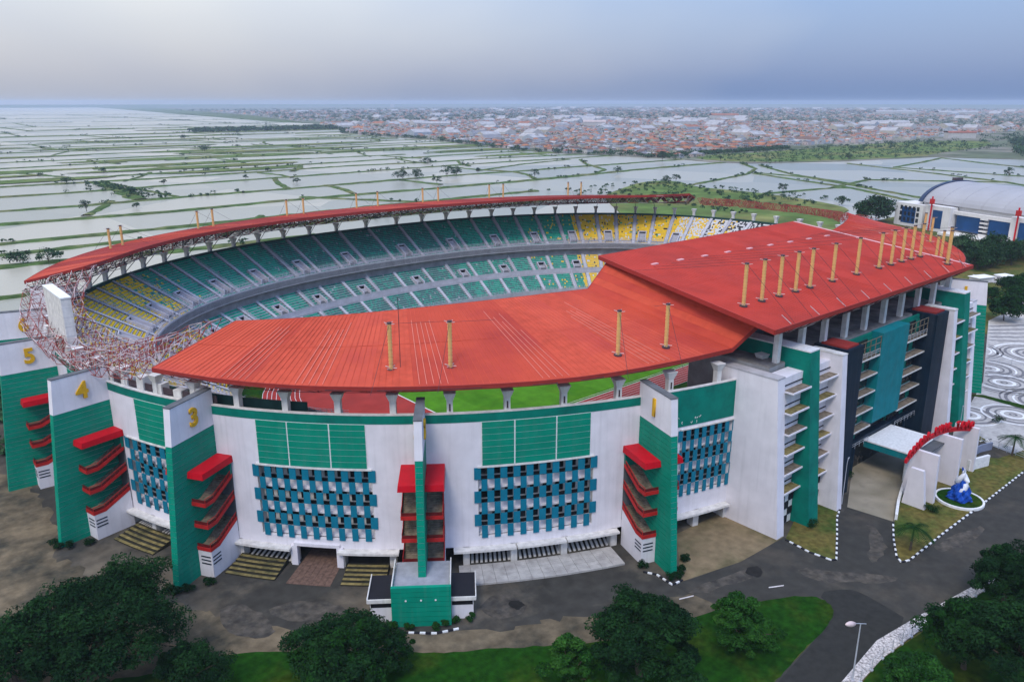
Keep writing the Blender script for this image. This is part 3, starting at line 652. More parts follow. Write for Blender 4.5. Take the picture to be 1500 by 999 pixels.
# ------------------------------------------------------------------ gate towers
def make_tower(label):
    root = thing('gate_tower', label, 'tower')
    ZT, ZC, D0, D1 = 30.84, 24.6, 9.36, 12.4
    def xo(z): return D1 + (D0 - D1) * z / ZT
    core = MB(); core.xprism([(-.4, 0), (xo(0) - .1, 0), (xo(ZC) - .1, ZC), (-.4, ZC)], -.5, .5); core.build('fin_core', KERBW, root)
    cap = MB(); cap.xprism([(-.4, ZC), (xo(ZC), ZC), (xo(ZT), ZT), (-.4, ZT)], -.62, .62); c = cap.build('fin_cap', WHITE, root)
    tr = MB(); tr.xprism([(-.45, ZT), (xo(ZT) + .08, ZT), (xo(ZT) + .08, ZT + .14), (-.45, ZT + .14)], -.7, .7); tr.build('cap_coping', CONCD, c)
    n = 26; h = ZC / n
    for k in range(n):
        z0, z1 = k * h + .01, (k + 1) * h - .075
        s = MB(); s.xprism([(.01, z0), (xo(z0), z0), (xo(z1), z1), (.01, z1)], -.6, .6); s.build('cladding_strip', GREEN, root)
    for s_ in (-1, 1):
        Y0, Y1 = s_ * .63, s_ * 3.35
        prof = lambda z, th: [(7.2, z), (5.1, z), (.12, z + 2.3), (.12, z + 2.3 + th), (5.15, z + th), (7.2, z + th)]
        b = MB(); b.xprism([(.12, 0), (7.2, 0), (7.2, 5.05), (5.1, 5.05), (.12, 7.35)], Y0, Y1); bw = b.build('stair_base', WHITE, root)
        for k in range(3):
            q = MB(); q.box(5.0, 7.0, min(Y1, Y1 + s_ * .05), max(Y1, Y1 + s_ * .05), 2.4 + k * .65, 2.62 + k * .65); q.box(7.2, 7.25, min(Y1 - s_ * 2.2, Y1 - s_ * .3), max(Y1 - s_ * 2.2, Y1 - s_ * .3), 2.4 + k * .65, 2.62 + k * .65); q.build('vent_slot', NAVY, bw)
        dk = MB(); dk.box(.02, .1, min(Y0, Y1), max(Y0, Y1), 5, 18.2); dk.build('stairwell_shade', CONCD, root)  # dark panel over the white wall stands in for stairwell shade
        gp_ = MB(); gp_.box(.1, .5, min(Y0, Y1), max(Y0, Y1), 15.7, 18.2); gp_.build('lintel', DGREEN, root)
        for L_, z in enumerate((5.1, 9.3, 13.3)):
            fl = MB(); fl.xprism(prof(z, .22), Y0, Y1 - s_ * .1); f = fl.build('stair_flight', STAIR, root)
            st = MB()
            for k in range(13):
                x = 5.05 - k * .38; zz = z + .22 + k * .177; st.box(x - .38, x, min(Y0, Y1 - s_ * .15), max(Y0, Y1 - s_ * .15), zz - .1, zz + .17)
            st.build('steps', STAIR, f)
            bn = MB(); bn.xprism([(7.3, z - .15), (5.05, z - .15), (.12, z + 2.1), (.12, z + 2.75), (5.1, z + .5), (7.3, z + .5)], Y1 - s_ * .1, Y1 + s_ * .03); bn.box(7.2, 7.31, min(Y0, Y1 - s_ * .1), max(Y0, Y1 - s_ * .1), z - .15, z + .5); bn.build('stair_fascia', REDRAIL, root)
            bp_ = MB(); bp_.xprism([(7.2, z + .52), (5.1, z + .52), (.14, z + 2.77), (.14, z + 3.3), (5.12, z + 1.05), (7.2, z + 1.05)], Y1 - s_ * .09, Y1 - s_ * .05); bp_.box(7.12, 7.18, min(Y0, Y1 - s_ * .1), max(Y0, Y1 - s_ * .1), z + .52, z + 1.05); bp_.build('balustrade', mat('dark_red_balustrade', (.13, .012, .012), .6, .25, .8), root)
            rl = MB(); rl.xprism([(7.22, z + 1.25), (5.1, z + 1.25), (.12, z + 3.5), (.12, z + 3.6), (5.12, z + 1.35), (7.22, z + 1.35)], Y1 - s_ * .1, Y1 - s_ * .02); rl.tube((7.2, Y1 - s_ * .06, z + .4), (7.2, Y1 - s_ * .06, z + 1.3), .05, n=4); rl.tube((5.1, Y1 - s_ * .06, z + .4), (5.1, Y1 - s_ * .06, z + 1.3), .05, n=4)
            for k in range(5): rl.tube((4.2 - k * .9, Y1 - s_ * .06, z + .8 + k * .41), (4.2 - k * .9, Y1 - s_ * .06, z + 1.75 + k * .41), .04, n=4)
            rl.build('handrail', REDRAIL, root)
        cn = MB(); cn.hexa([(-.0, min(Y0, Y1 + s_ * .35), 18.2), (7.6, min(Y0, Y1 + s_ * .35), 18.2), (7.6, max(Y0, Y1 + s_ * .35), 18.2), (0, max(Y0, Y1 + s_ * .35), 18.2)],
                [(0, min(Y0, Y1 + s_ * .25), 19.35), (7.4, min(Y0, Y1 + s_ * .25), 19.2), (7.4, max(Y0, Y1 + s_ * .25), 19.2), (0, max(Y0, Y1 + s_ * .25), 19.35)]); cn.build('canopy', RED, root)
    return root
def text_mesh(s, size, depth):
    cu = bpy.data.curves.new('number', 'FONT'); cu.body = s; cu.size = size; cu.extrude = depth; cu.align_x = 'CENTER'; cu.align_y = 'CENTER'; cu.offset = size * .03
    ob = bpy.data.objects.new('number', cu); COL.objects.link(ob); bpy.context.view_layer.update()
    me = bpy.data.meshes.new_from_object(ob.evaluated_get(bpy.context.evaluated_depsgraph_get())); bpy.data.objects.remove(ob); return me
tower0 = None
desc = {'1': 'green striped gate tower numbered 1 beside the tall white entrance fin', '2': 'slim green gate tower with twin red canopies behind the green ticket block',
        '3': 'gate tower numbered 3, beside the cut corner of the red roof', '4': 'gate tower numbered 4, standing between towers 3 and 5 beside a narrow checkered window bay', '5': 'gate tower numbered 5, right in front of the tall white scoreboard',
        '6': 'gate tower numbered 6, its white cap half hidden by tower 5', '7': 'gate tower behind the scoreboard and tower six, only its white cap showing', '1b': 'green striped gate tower numbered 1 beside the circle-patterned plaza'}
for k, t in list(TW.items()) + [('1b', -64.0)]:
    if tower0 is None: tower0 = make_tower(desc[k]); o = tower0
    else: o = copytree(tower0); o['label'] = desc[k]
    nn = Nrm(t); o.location = (*P(t), 0); o.rotation_euler = (0, 0, math.atan2(nn[1], nn[0]))
    k_ = k
for o in [x for x in bpy.data.objects if x.name.startswith('gate_tower')]:
    lab = [a for a, d in desc.items() if d == o['label']][0][0]; me = text_mesh(lab, 4.2, .16); me.materials.append(NUMY)
    for s_ in (-1, 1):
        n_ = link('number', me, o); n_.location = (4.6, s_ * .78, 27.6); n_.rotation_euler = (R(90), 0, R(180) if s_ > 0 else 0)
# ticket block at the foot of tower 2
nn = Nrm(-134.7); tb = thing('ticket_block', 'green striped box with white wings at the foot of the slim gate tower', 'building', (*P(-134.7), 0), math.atan2(nn[1], nn[0]))
q = MB(); q.box(7.35, 15.6, -4.3, 4.3, 0, 5.6); q.build('block_core', KERBW, tb)
q = MB(); q.box(7.4, 15.75, -4.25, 4.25, 5.61, 5.72); q.build('roof_deck', mat('grey_deck', (0.30, 0.31, 0.34), .7, .15, .8, streak=.2), tb)
for k in range(8):
    q = MB(); q.box(15.6, 16.2, -4.5, 4.5, k * .86 + .01, k * .86 + .79); 
    if k < 7: q.box(12.4, 15.6, 4.3, 4.5, k * .86 + .01, k * .86 + .79); q.box(12.4, 15.6, -4.5, -4.3, k * .86 + .01, k * .86 + .79)
    q.build('cladding_strip', GREEN, tb)
for s_ in (-1, 1):
    q = MB(); q.box(8, 15.6, *sorted((s_ * 4.5, s_ * 4.35)), 5.72, 6.7); q.build('parapet', CREAM, tb)
    y0, y1 = sorted((s_ * 4.52, s_ * 7.9)); q = MB(); q.box(8.2, 14.6, y0, y1, 0, 3.6); w = q.build('side_wing', WHITE, tb)
    q = MB(); q.box(8.0, 14.9, y0, sorted((s_ * 4.52, s_ * 8.2))[1] if s_ > 0 else y1, 3.6, 3.85) if s_ > 0 else q.box(8.0, 14.9, -8.2, y1, 3.6, 3.85); q.build('wing_roof', BLACK, w)
    q = MB(); q.box(14.9, 15.1, *sorted((s_ * 4.52, s_ * 8.3)), 3.5, 4.15); q.box(8, 14.9, *sorted((s_ * 8.2, s_ * 8.36)), 3.5, 4.15); q.build('wing_parapet', CREAM, w)
    q = MB(); q.box(14.6, 14.66, *sorted((s_ * 4.6, s_ * 7.8)), 2.5, 3.4); q.build('dark_opening', DARK, w)
for y in (-2.3, 0, 2.2):
    q = MB(); q.tube((16.2, y, 4.6), (16.3, y, 4.6), .14, n=8); q.build('lamp', KERBW, tb)

# ------------------------------------------------------------------ roofs
def resample(pts, n):
    p = np.array(pts, float); s = np.r_[0, np.cumsum(np.linalg.norm(np.diff(p, axis=0), axis=1))]; s /= s[-1]
    q = np.linspace(0, 1, n); r = np.stack([np.interp(q, s, p[:, i]) for i in range(p.shape[1])], 1)
    for _ in range(3): r[1:-1] = (r[:-2] + 2 * r[1:-1] + r[2:]) / 4
    return r
def slab4(a, b, c, d, th=.35):                             # four top corners CCW from above -> slab
    mb = MB(); low = [(*p[:2], p[2] - th) for p in (a, b, c, d)]; mb.hexa(low, [tuple(p) for p in (a, b, c, d)]); return mb
def ccw(q):
    A = sum(q[i][0] * q[(i + 1) % 4][1] - q[(i + 1) % 4][0] * q[i][1] for i in range(4)); return q if A > 0 else q[::-1]
MX = lambda p: (5.0 - p[0], *p[1:])
W_OUT = [(-127.2, -40.5, 33.8), (-122.2, -52.2, 33.8), (-115.2, -62.6, 33.8), (-107.2, -70.8, 33.8), (-98.2, -78.2, 33.8), (-82.4, -88.7, 33.8), (-69.6, -93.6, 33.8), (-57.8, -96, 33.8), (-44, -97.8, 33.8)]
W_IN = [(-111, -37, 38.3), (-104, -41.5, 38.3), (-97, -45, 38.3), (-83, -50, 38.3), (-68, -54.5, 38.3), (-55, -58, 38.3), (-43.5, -61, 38.3)]
west = thing('grandstand_roof', 'big red sheet roof over the near stand with a raised middle part and yellow masts', 'roof')
def roof_strip(outl, inl, n, mats, parent, gap=.03, th=.4, name='roof_panel'):
    A = resample(outl, n + 1); B = resample(inl, n + 1)
    for i in range(n):
        f = gap / max(.1, np.linalg.norm(A[i + 1] - A[i])); dz = np.array([0, 0, random.uniform(0, .03)])
        lerp = lambda p, q, t: p + (q - p) * t
        q = ccw([tuple(lerp(A[i], A[i + 1], f) + dz), tuple(lerp(A[i], A[i + 1], 1 - f) + dz), tuple(lerp(B[i], B[i + 1], 1 - f) + dz), tuple(lerp(B[i], B[i + 1], f) + dz)])
        slab4(*q, th=th).build(name, random.choice(mats), parent)
    return A, B
def edge_strip(pts, parent, h=.75, out=.12, name='roof_edge', m=None):
    mb = MB(); p = np.array(pts); k = len(p)
    for i in range(k - 1):
        a, b = p[i], p[i + 1]; d = b - a; n = np.array([d[1], -d[0], 0]); n /= np.linalg.norm(n) or 1
        if np.dot(n[:2], a[:2]) < 0: n = -n
        n = n * out; lo = np.array([0, 0, -h]); up = np.array([0, 0, .06])
        q = ccw([tuple(a), tuple(b), tuple(b + n), tuple(a + n)]); mb.hexa([(x, y, z - h) for x, y, z in q], [(x, y, z + .06) for x, y, z in q])
    return mb.build(name, m or ROOFEDGE, parent)
T_IN = (-35.6, -59.6, 43.5); T_OUT = (-38.6, -100.6, 39.1)
for mir in (False, True):
    f_ = (lambda L: [MX(p) for p in L]) if mir else (lambda L: L)
    A, B = roof_strip(f_(W_OUT), f_(W_IN), 16, [ROOF_A, ROOF_A, ROOF_B, ROOF_C] if not mir else [ROOFM, ROOFM, ROOF_C], west)
    edge_strip(A, west); edge_strip(B, west, h=.6, out=-.12); edge_strip([A[0], B[0]], west, h=.6, out=.12)
    # raised light ribs of the sheet laps: bundles of thin lines
    for s0 in (2, 4, 7, 10, 13):
        for k in range(5):
            t = .15 + k * .17; a = A[s0] + (A[s0 + 1] - A[s0]) * t; b = B[s0] + (B[s0 + 1] - B[s0]) * t; mb = MB(); e0, e1 = .02, random.uniform(.5, .9)
            p0 = a + (b - a) * e0; p1 = a + (b - a) * e1; d = (A[s0 + 1] - A[s0]); d /= np.linalg.norm(d); d = d * .045; z = np.array([0, 0, .05]); z2 = np.array([0, 0, .09])
            q = ccw([tuple(p0 - d + z), tuple(p0 + d + z), tuple(p1 + d + z), tuple(p1 - d + z)]); mb.hexa(q, [(x, y, zz + .05) for x, y, zz in q]); mb.build('sheet_rib', SEAM, west)
    tr = f_([W_OUT[-1], T_OUT, T_IN, W_IN[-1]])
    n = 5
    for i in range(n):
        a0, a1 = (np.array(tr[0]) + (np.array(tr[1]) - np.array(tr[0])) * (i + e) / n for e in (.01, .99)); b0, b1 = (np.array(tr[3]) + (np.array(tr[2]) - np.array(tr[3])) * (i + e) / n for e in (.01, .99))
        slab4(*ccw([tuple(a0), tuple(a1), tuple(b1), tuple(b0)])).build('roof_panel', ROOF_A if i % 2 else ROOF_C, west)
    edge_strip([tr[0], tr[1]], west, h=.8); edge_strip([tr[3], tr[2]], west, h=.6, out=-.12)
MO = [(-45.5, -106.8, 39.4), (40.5, -106.8, 39.4)]; MI_ = [(-37, -57.8, 44.2), (43, -57.8, 44.2)]
n = 18
for i in range(n):
    l = lambda L, t: tuple(np.array(L[0]) + (np.array(L[1]) - np.array(L[0])) * t); e = .0006
    q = [l(MO, i / n + e), l(MO, (i + 1) / n - e), l(MI_, (i + 1) / n - e), l(MI_, i / n + e)]; dz = random.uniform(0, .04); q = [(x, y, z + dz) for x, y, z in q]
    slab4(*ccw(q), th=.5).build('raised_roof_panel', ROOFM, west)
for a, b in ((MO[0], MO[1]), (MI_[0], MI_[1]), (MO[0], MI_[0]), (MO[1], MI_[1])): 
    edge_strip(resample([a, b], 6), west, h=.8, out=.15 if a is not MI_[0] else -.15)
mb = MB(); a, b = np.array(MO[1]), np.array(MI_[1]); mb.hexa(ccw([tuple(a + [-.9, .6, .06]), tuple(a + [-.1, .6, .06]), tuple(b + [-.1, -.6, .06]), tuple(b + [-.9, -.6, .06])]), [(x, y, z + .12) for x, y, z in ccw([tuple(a + [-.9, .6, .06]), tuple(a + [-.1, .6, .06]), tuple(b + [-.1, -.6, .06]), tuple(b + [-.9, -.6, .06])])]); mb.build('pink_flashing', PINK, west)
for x, y in ((52, -70), (56, -74)): mb = MB(); mb.box(x, x + 1, y - 9, y, 37.2 - (y + 65) * -.16, 37.6 - (y + 65) * -.16)
def zmain(y): return 39.4 + (y + 106.8) / 49.0 * 4.8
for i in range(9):
    x = -32 + i * 8.2; y = -69 - i * .5; mb = MB(); mb.box(x, x + 1.9, y, y + .7, zmain(y) - .05, zmain(y) + .28); mb.build('roof_hatch', PINK, west)
for i in range(9):
    x = -40 + i * 9.6; mb = MB(); mb.tube((x, -106.6, 39.5), (x - 1.0, -105.2, 41.0), .07, n=4); mb.build('edge_strut', STEELW, west)

def ribs(A, B, per, parent, m, h=.04, w=.05):
    A = np.array(A, float); B = np.array(B, float); mb = MB(); n = (len(A) - 1) * per
    for i in range(n + 1):
        x = i / per; k = min(int(x), len(A) - 2); f = x - k; a = A[k] + (A[k + 1] - A[k]) * f; b = B[k] + (B[k + 1] - B[k]) * f; d = (A[k + 1] - A[k]); d = d / np.linalg.norm(d) * w; z = np.array([0, 0, .02])
        q = ccw([tuple(a - d + z), tuple(a + d + z), tuple(b + d + z), tuple(b - d + z)]); mb.hexa(q, [(p[0], p[1], p[2] + h) for p in q])
    for v in (.5,):                                 # sheet end laps
        for i in range(len(A) - 1):
            a = A[i] + (B[i] - A[i]) * v; b = A[i + 1] + (B[i + 1] - A[i + 1]) * v; e = (B[i] - A[i]) / np.linalg.norm(B[i] - A[i]) * .05; z = np.array([0, 0, .02])
            q = ccw([tuple(a - e + z), tuple(b - e + z), tuple(b + e + z), tuple(a + e + z)]); mb.hexa(q, [(p[0], p[1], p[2] + .035) for p in q])
    mb.build('sheet_ribs', m, parent, kind='stuff')
for mir in (False, True):
    f_ = (lambda L: [MX(p) for p in L]) if mir else (lambda L: L)
    ribs(resample(f_(W_OUT), 17), resample(f_(W_IN), 17), 6, west, ROOF_A)
ribs(resample([MO[0], MO[1]], 19), resample([MI_[0], MI_[1]], 19), 5, west, ROOFM)
def mast_mesh():
    mb = MB(); mb.mi = 0; z = 0
    for k in range(13): mb.tube((0, 0, z), (0, 0, z + .52), .34, n=10); mb.tube((0, 0, z + .52), (0, 0, z + .6), .39, n=10); z += .6
    mb.mi = 1; mb.tube((0, 0, -.4), (0, 0, .12), .75, n=10); mb.tube((0, 0, z), (0, 0, z + .25), .4, n=10)
    mb.mi = 2
    for k in range(4):
        a = k * math.pi / 2 + .4; mb.tube((0, 0, z - .1), (1.0 * math.cos(a), 1.0 * math.sin(a), z + .12), .06, n=4); mb.tube((0, 0, .35), (1.1 * math.cos(a), 1.1 * math.sin(a), .45), .07, n=4)
    return mb
mast0 = None
def mast(x, y, z, parent, cab=14.0):
    global mast0
    if mast0 is None: o = mast_mesh().build('mast', [YELLOW, STEELD, STEELW], parent); mast0 = o.data
    else: o = link('mast', mast0, parent)
    o.location = (x, y, z)
    return o
def cable(p, q, parent, r=.035):
    mb = MB(); mb.tube(p, q, r, n=4); mb.build('stay_cable', STEELD, parent)
for x, y in ((-98.5, -69.5), (-90.5, -75), (-64.5, -88.5), (-54.5, -91)):
    z = 34.55; mast(x, y, z, west); r = math.hypot(x, y); ux, uy = x / r, y / r
    cable((x, y, z + 7.8), (x + ux * 8.5, y + uy * 8.5, 33.2), west); cable((x, y, z + 7.8), (x - ux * 22, y - uy * 14, 37.9), west)
    xm, ym = 5 - x, y; mast(xm, ym, z, west)
for x in (-39, -33, -27, -21, -15.5, -6.5, 4, 14.5, 20.5, 26, 31, 36, 34.6, 38.6):
    y = -96.2 if x not in (34.6, 38.6) else (-103.2 if x < 36 else -101.6); z = zmain(y) + .15; mast(x, y, z, west); cable((x, y, z + 7.8), (x, -106.7, 39.5), west); cable((x, y, z + 7.8), (x, -70, zmain(-70) + .1), west)
for x, y in ((-97, -70),): cable((x, y, 34.6), (x, y, 46.6), west, .05)

def space_truss(name, top, nu, ns, depth, mats, parent, r=.07, jit=0.0, drop=0.0):
    rr = random.Random(len(name) + nu)
    J = lambda p: Vector(p) + Vector((rr.uniform(-jit, jit), rr.uniform(-jit, jit), rr.uniform(-jit, jit)))
    Tn = [[J(top(u / nu, s / ns)) for s in range(ns + 1)] for u in range(nu + 1)]
    Bn = [[J(Vector(top((u + .5) / nu, (s + .5) / ns)) - Vector((0, 0, depth))) for s in range(ns)] for u in range(nu)]
    one = MB()
    def mem(a, b):
        if rr.random() < drop: return
        one.mi = rr.randrange(len(mats)); one.tube(a, b, r, n=4)
    for u in range(nu + 1):
        for s in range(ns + 1):
            if u < nu: mem(Tn[u][s], Tn[u + 1][s])
            if s < ns: mem(Tn[u][s], Tn[u][s + 1])
    for u in range(nu):
        for s in range(ns):
            b = Bn[u][s]
            for du in (0, 1):
                for ds in (0, 1): mem(b, Tn[u + du][s + ds])
            if u + 1 < nu: mem(b, Bn[u + 1][s])
            if s + 1 < ns: mem(b, Bn[u][s + 1])
    one.build(name, mats, parent, kind='stuff')
def lerp3(A, B, u, v, dz=-.5):
    x = u * (len(A) - 1); i = min(int(x), len(A) - 2); f = x - i; a = A[i] + (A[i + 1] - A[i]) * f; b = B[i] + (B[i + 1] - B[i]) * f; p = a + (b - a) * v; return (p[0], p[1], p[2] + dz)
# under the near roof: edge truss and inner truss
for mir in (False, True):
    f_ = (lambda L: [MX(p) for p in L]) if mir else (lambda L: L)
    A, B = resample(f_(W_OUT), 30), resample(f_(W_IN), 30)
    space_truss('roof_truss', lambda u, v: lerp3(A, B, u, v), 26, 5, 1.9, [STEELD, STEELR], west, r=.055)
Am, Bm = resample([(-38, *MO[0][1:]), MO[1]], 12), resample([(-34, *MI_[0][1:]), MI_[1]], 12)
space_truss('raised_roof_truss', lambda u, v: lerp3(Am, Bm, u, v, -.6), 26, 9, 2.4, [STEELR, STEELD, STEELW], west, r=.075)
# east roof
east = thing('grandstand_roof', 'long curved weathered red roof over the far stand', 'roof')
E_OUT = []; E_IN = []
TT = [163, 160, 150, 140, 128, 113, 100, 88, 74, 52, 36, 24, 20]; OO = [-4, -11, -14, -16, -18.5, -22, -24.5, -27, -28, -26, -22, -14, -6]
for i in range(61):
    t = 161.0 - 141.0 * i / 60; E_OUT.append((*P(t, 4.5), 36.0)); E_IN.append((*P(t, -float(np.interp(-t, [-x for x in TT], [-x for x in OO]))), 38.7))
A, B = roof_strip(E_OUT, E_IN, 44, [ROOFE, ROOFE, ROOF_C], east); edge_strip(A, east, h=.7); edge_strip(B, east, h=.9, out=-.15); edge_strip([A[0], B[0]], east, h=.6); edge_strip([A[-1], B[-1]], east, h=.6)
ribs(A, B, 5, east, ROOFE)
EA, EB = resample(E_OUT, 61), resample(E_IN, 61)
space_truss('roof_truss', lambda u, v: lerp3(EA, EB, u, v), 60, 6, 2.6, [STEELD, STEELD, STEELR, STEELW], east, r=.1)
for t in COLT:
    u = t % 360
    if 26 < u < 155:
        p = P(u, -1.6); q = P(u, -13); m_ = P(u, -6); mb = MB(); mb.tube((*p, SH + 1.0), (*m_, 33.4), .1, n=4); mb.tube((*m_, 33.4), (*q, 35.0), .1, n=4); mb.build('curved_strut', STEELD, east)
for tc_ in (138.5, 119, 102, 90, 79, 65.5, 48):
    for d in (-1.5, 1.5):
        x, y = P(tc_ + d, -1.0); mast(x, y, 34.4, east); cable((x, y, 42.2), (*P(tc_ + d, 4), 36.1), east); cable((x, y, 42.2), (*P(tc_ + d, -14), 37.8), east)
# bare trusses at both ends where the sheets are missing
for mir in (False, True):
    tr_ = thing('bare_roof_truss', 'bare pink and red steel roof truss behind the scoreboard' if not mir else 'bare rusty red steel roof truss at the far end of the stands', 'truss')
    ZO = lambda t: float(np.interp(t, [161, 172, 188, 200], [36, 32.2, 31.6, 33.8])); ZI = lambda t: float(np.interp(t, [161, 171, 188, 200], [38.7, 32.8, 31.8, 38.3])); OI = lambda t: float(np.interp(t, [161, 170, 190, 200], [-11, -8, -9, -16]))
    if mir: ZO = lambda t: 34.8; ZI = lambda t: 37.0
    O_ = [(*P(t, 4.0), ZO(t)) for t in ts(161, 200, 2)]; I_ = [(*P(t, OI(t)), ZI(t)) for t in ts(161, 200, 2)]
    if mir: O_ = [MX(p) for p in O_]; I_ = [MX(p) for p in I_]
    OA, IA = resample(O_, 30), resample(I_, 30)
    sag = (lambda u, v: (lambda p: (p[0], p[1], p[2]))(lerp3(OA, IA, u, v, 0)))
    space_truss('truss_members', sag, 32, 6, 2.4, [STEELR, STEELW, STEELR, STEELW] if not mir else [STEELR], tr_, r=.062, jit=.28 if not mir else .3, drop=.10 if not mir else .35)
# scoreboard
sc = thing('scoreboard', 'tall white scoreboard slab standing on the stadium rim by gate tower five', 'scoreboard', (-131.6, 2.5, SH))
q = MB(); q.box(-.9, .9, -7.6, 7.6, 1.2, 11.9); q.build('board', CREAM, sc)
q = MB(); q.box(-1.0, 1.0, -7.75, 7.75, 11.9, 12.15); q.build('board_cap', KERBW, sc)
q = MB(); q.box(.9, 1.0, -7.0, 7.0, 1.8, 11.4); q.build('display_face', BLACK, sc)
for k in range(5):
    q = MB(); q.box(-.92, .92, -7.62, 7.62, 2.4 + k * 1.9, 2.45 + k * 1.9); q.build('panel_joint', CONC, sc)
for y in (-6, -2, 2, 6):
    q = MB(); q.box(-.6, .6, y - .4, y + .4, -.1, 1.2); q.build('leg', CREAM, sc)
q = MB()
for k in range(7): q.tube((-1.0, -6 + k * 2, 3.0 + (k % 3)), (-2.2, -6 + k * 2 + 1, 1.0), .05, n=4)
q.build('cables', STEELD, sc)
# concrete upstand blocks along the rim at the near end
for k, t in enumerate(ts(-186, -156, 2.6)):
    q = MB(); arc(q, t, t + 1.0, -2.4, -.7, SH - .02, SH + 2.4 - (k % 3) * .5, 1); sbuild(q, 'rim_block', CREAM)
    q = MB(); arc(q, t + 1.1, t + 2.5, -1.0, -.85, SH + .2, SH + 1.4, 1); sbuild(q, 'rim_grille', STEELD)

# ------------------------------------------------------------------ main entrance building
ent = thing('entrance_building', 'tall main entrance block with white, green and navy fins and a teal panel', 'building', (0, 0, 0))
def eb(mb, name, m, parent=None): return mb.build(name, m, parent or ent)
def yfin(name, x0, x1, yb, yt, yback, zt, m, cap=None):       # front edge leans from yb at the ground to yt at the top
    mb = MB(); mb.hexa([(x0, yb, 0), (x1, yb, 0), (x1, yback, 0), (x0, yback, 0)], [(x0, yt, zt), (x1, yt, zt), (x1, yback, zt), (x0, yback, zt)]); o = eb(mb, name, m)
    if cap: q = MB(); q.box(x0 - .06, x1 + .06, yt - .06, yback, zt, zt + .25); eb(q, 'fin_coping', cap, o)
    return o
q = MB(); q.box(-40.5, 41.5, -103.6, -86, 0, 30.6); eb(q, 'core', mat('core_grey', (0.30, 0.30, 0.30), .85, .2, .4, streak=.3))
q = MB(); q.box(-40.4, 41.4, -103.5, -86.1, 30.6, 30.8); eb(q, 'roof_deck', mat('stained_deck', (0.17, 0.16, 0.15), .9, .35, .3, col2=(.32, .30, .27), s2=.2))
for s_ in (-1, 1):
    m_ = lambda a, b: (a, b) if s_ < 0 else (2 - b, 2 - a)
    yfin('white_fin', *m_(-43.7, -41.4), -110.3, -107.3, -95.5, 30.0, WHITE, CONC)
    yfin('green_fin', *m_(-35.3, -32.0), -111.8, -108.3, -89, 33.6, DGREEN, KERBW)
    yfin('white_fin', *m_(-25.5, -23.7), -112.2, -109.6, -103, 31.2, WHITE, CREAM)
    yfin('navy_tower', *m_(-22.2, -16.0), -109.4, -109.0, -102, 31.4, NAVY)
    q = MB(); q.box(*m_(-21.4, -16.8), -108.3, -103, 31.4, 31.75); eb(q, 'tower_cap', ROOFE)
    # balconies between the fins
    for (a, b) in ((-41.4, -35.3), (-32.0, -25.5)):
        q = MB(); q.box(*m_(a, b), -107.3, -104.2, 0, 30.0); eb(q, 'balcony_wall', WHITE)
        for k in range(6):
            z = 27.3 - k * 3.95; q = MB(); q.hexa([(*((m_(a, b)[0], -109.3)), z), (m_(a, b)[1], -109.3, z), (m_(a, b)[1], -107.3, z), (m_(a, b)[0], -107.3, z)], [(m_(a, b)[0], -109.3, z + .3), (m_(a, b)[1], -109.3, z + .3), (m_(a, b)[1], -107.3, z + .3), (m_(a, b)[0], -107.3, z + .3)])
            s2 = eb(q, 'balcony_slab', WHITE); q = MB(); q.box(m_(a, b)[0] + .1, m_(a, b)[1] - .1, -109.1, -107.32, z + .3, z + .36); eb(q, 'mossy_top', MOSS if k % 2 else STAIR, s2)
            q = MB(); q.box(m_(a, b)[0], m_(a, b)[1], -107.5, -107.32, z + 1.2, z + 1.32); eb(q, 'wall_groove', DARK, s2)
        for r in range(5):
            for c_ in range(4):
                if (r + c_) % 2: continue
                w = (b - a) / 4; x0, x1 = m_(a + c_ * w, a + (c_ + 1) * w); q = MB(); q.box(x0, x1, -108.1, -107.95, .3 + r * 1.5, 1.78 + r * 1.5); eb(q, 'black_tile', BLACK)
        q = MB(); q.box(m_(a, b)[0], m_(a, b)[1], -107.94, -107.32, .1, 7.9); eb(q, 'tile_backing', KERBW)
    # glazed bays with floor slabs
    a, b = m_(-15.95, -4.6) if s_ < 0 else (7.8, 17.95)
    q = MB(); q.box(a, b, -105.2, -104.8, 8, 31.0); eb(q, 'bay_wall', DGREEN)
    for k in range(6):
        z = 26.5 - k * 3.92
        if k < 5:
            q = MB(); q.box(a, b, -107.4, -104.9, z, z + .3); sl_ = eb(q, 'floor_slab', CREAM)
            q = MB(); q.box(a + .2, b - .2, -107.3, -105.5, z + .3, z + .34); eb(q, 'slab_litter', STAIR, sl_)
        nb = 5
        for j in range(nb):
            w = (b - a) / nb; x0 = a + j * w + .1; x1 = a + (j + 1) * w - .1; q = MB(); q.box(x0, x1, -105.45, -105.22, z + .75, z + 3.5)
            eb(q, 'bay_window', GLASSD if (j + k) % 4 else DGREEN)
        q = MB()
        for h in (.75, 1.2): q.tube((a, -107.3, z + .3 + h), (b, -107.3, z + .3 + h), .045, n=4)
        for j in range(7): x = a + (b - a) * j / 6; q.tube((x, -107.3, z + .3), (x, -107.3, z + 1.5), .045, n=4)
        if k in (0, 5): eb(q, 'bay_railing', STEELG)
    q = MB()
    for j in range(6): x = a + (b - a) * j / 5; q.tube((x, -107.2, 26.8), (x, -107.2, 30.6), .09, n=4)
    for z in (28, 29.3, 30.6): q.tube((a, -107.2, z), (b, -107.2, z), .08, n=4)
    eb(q, 'top_lattice', STAIR)
q = MB(); q.box(-4.5, 7.7, -107.5, -104.9, 11.4, 31.2); eb(q, 'teal_panel', TEALW)
q = MB(); q.box(-15.9, 17.9, -104.7, -104.3, 0, 8.0); eb(q, 'lobby_glass', GLASSD)
q = MB(); q.box(-15.95, 17.95, -106.2, -104.75, 7.2, 8.0); eb(q, 'lobby_band', NAVY)
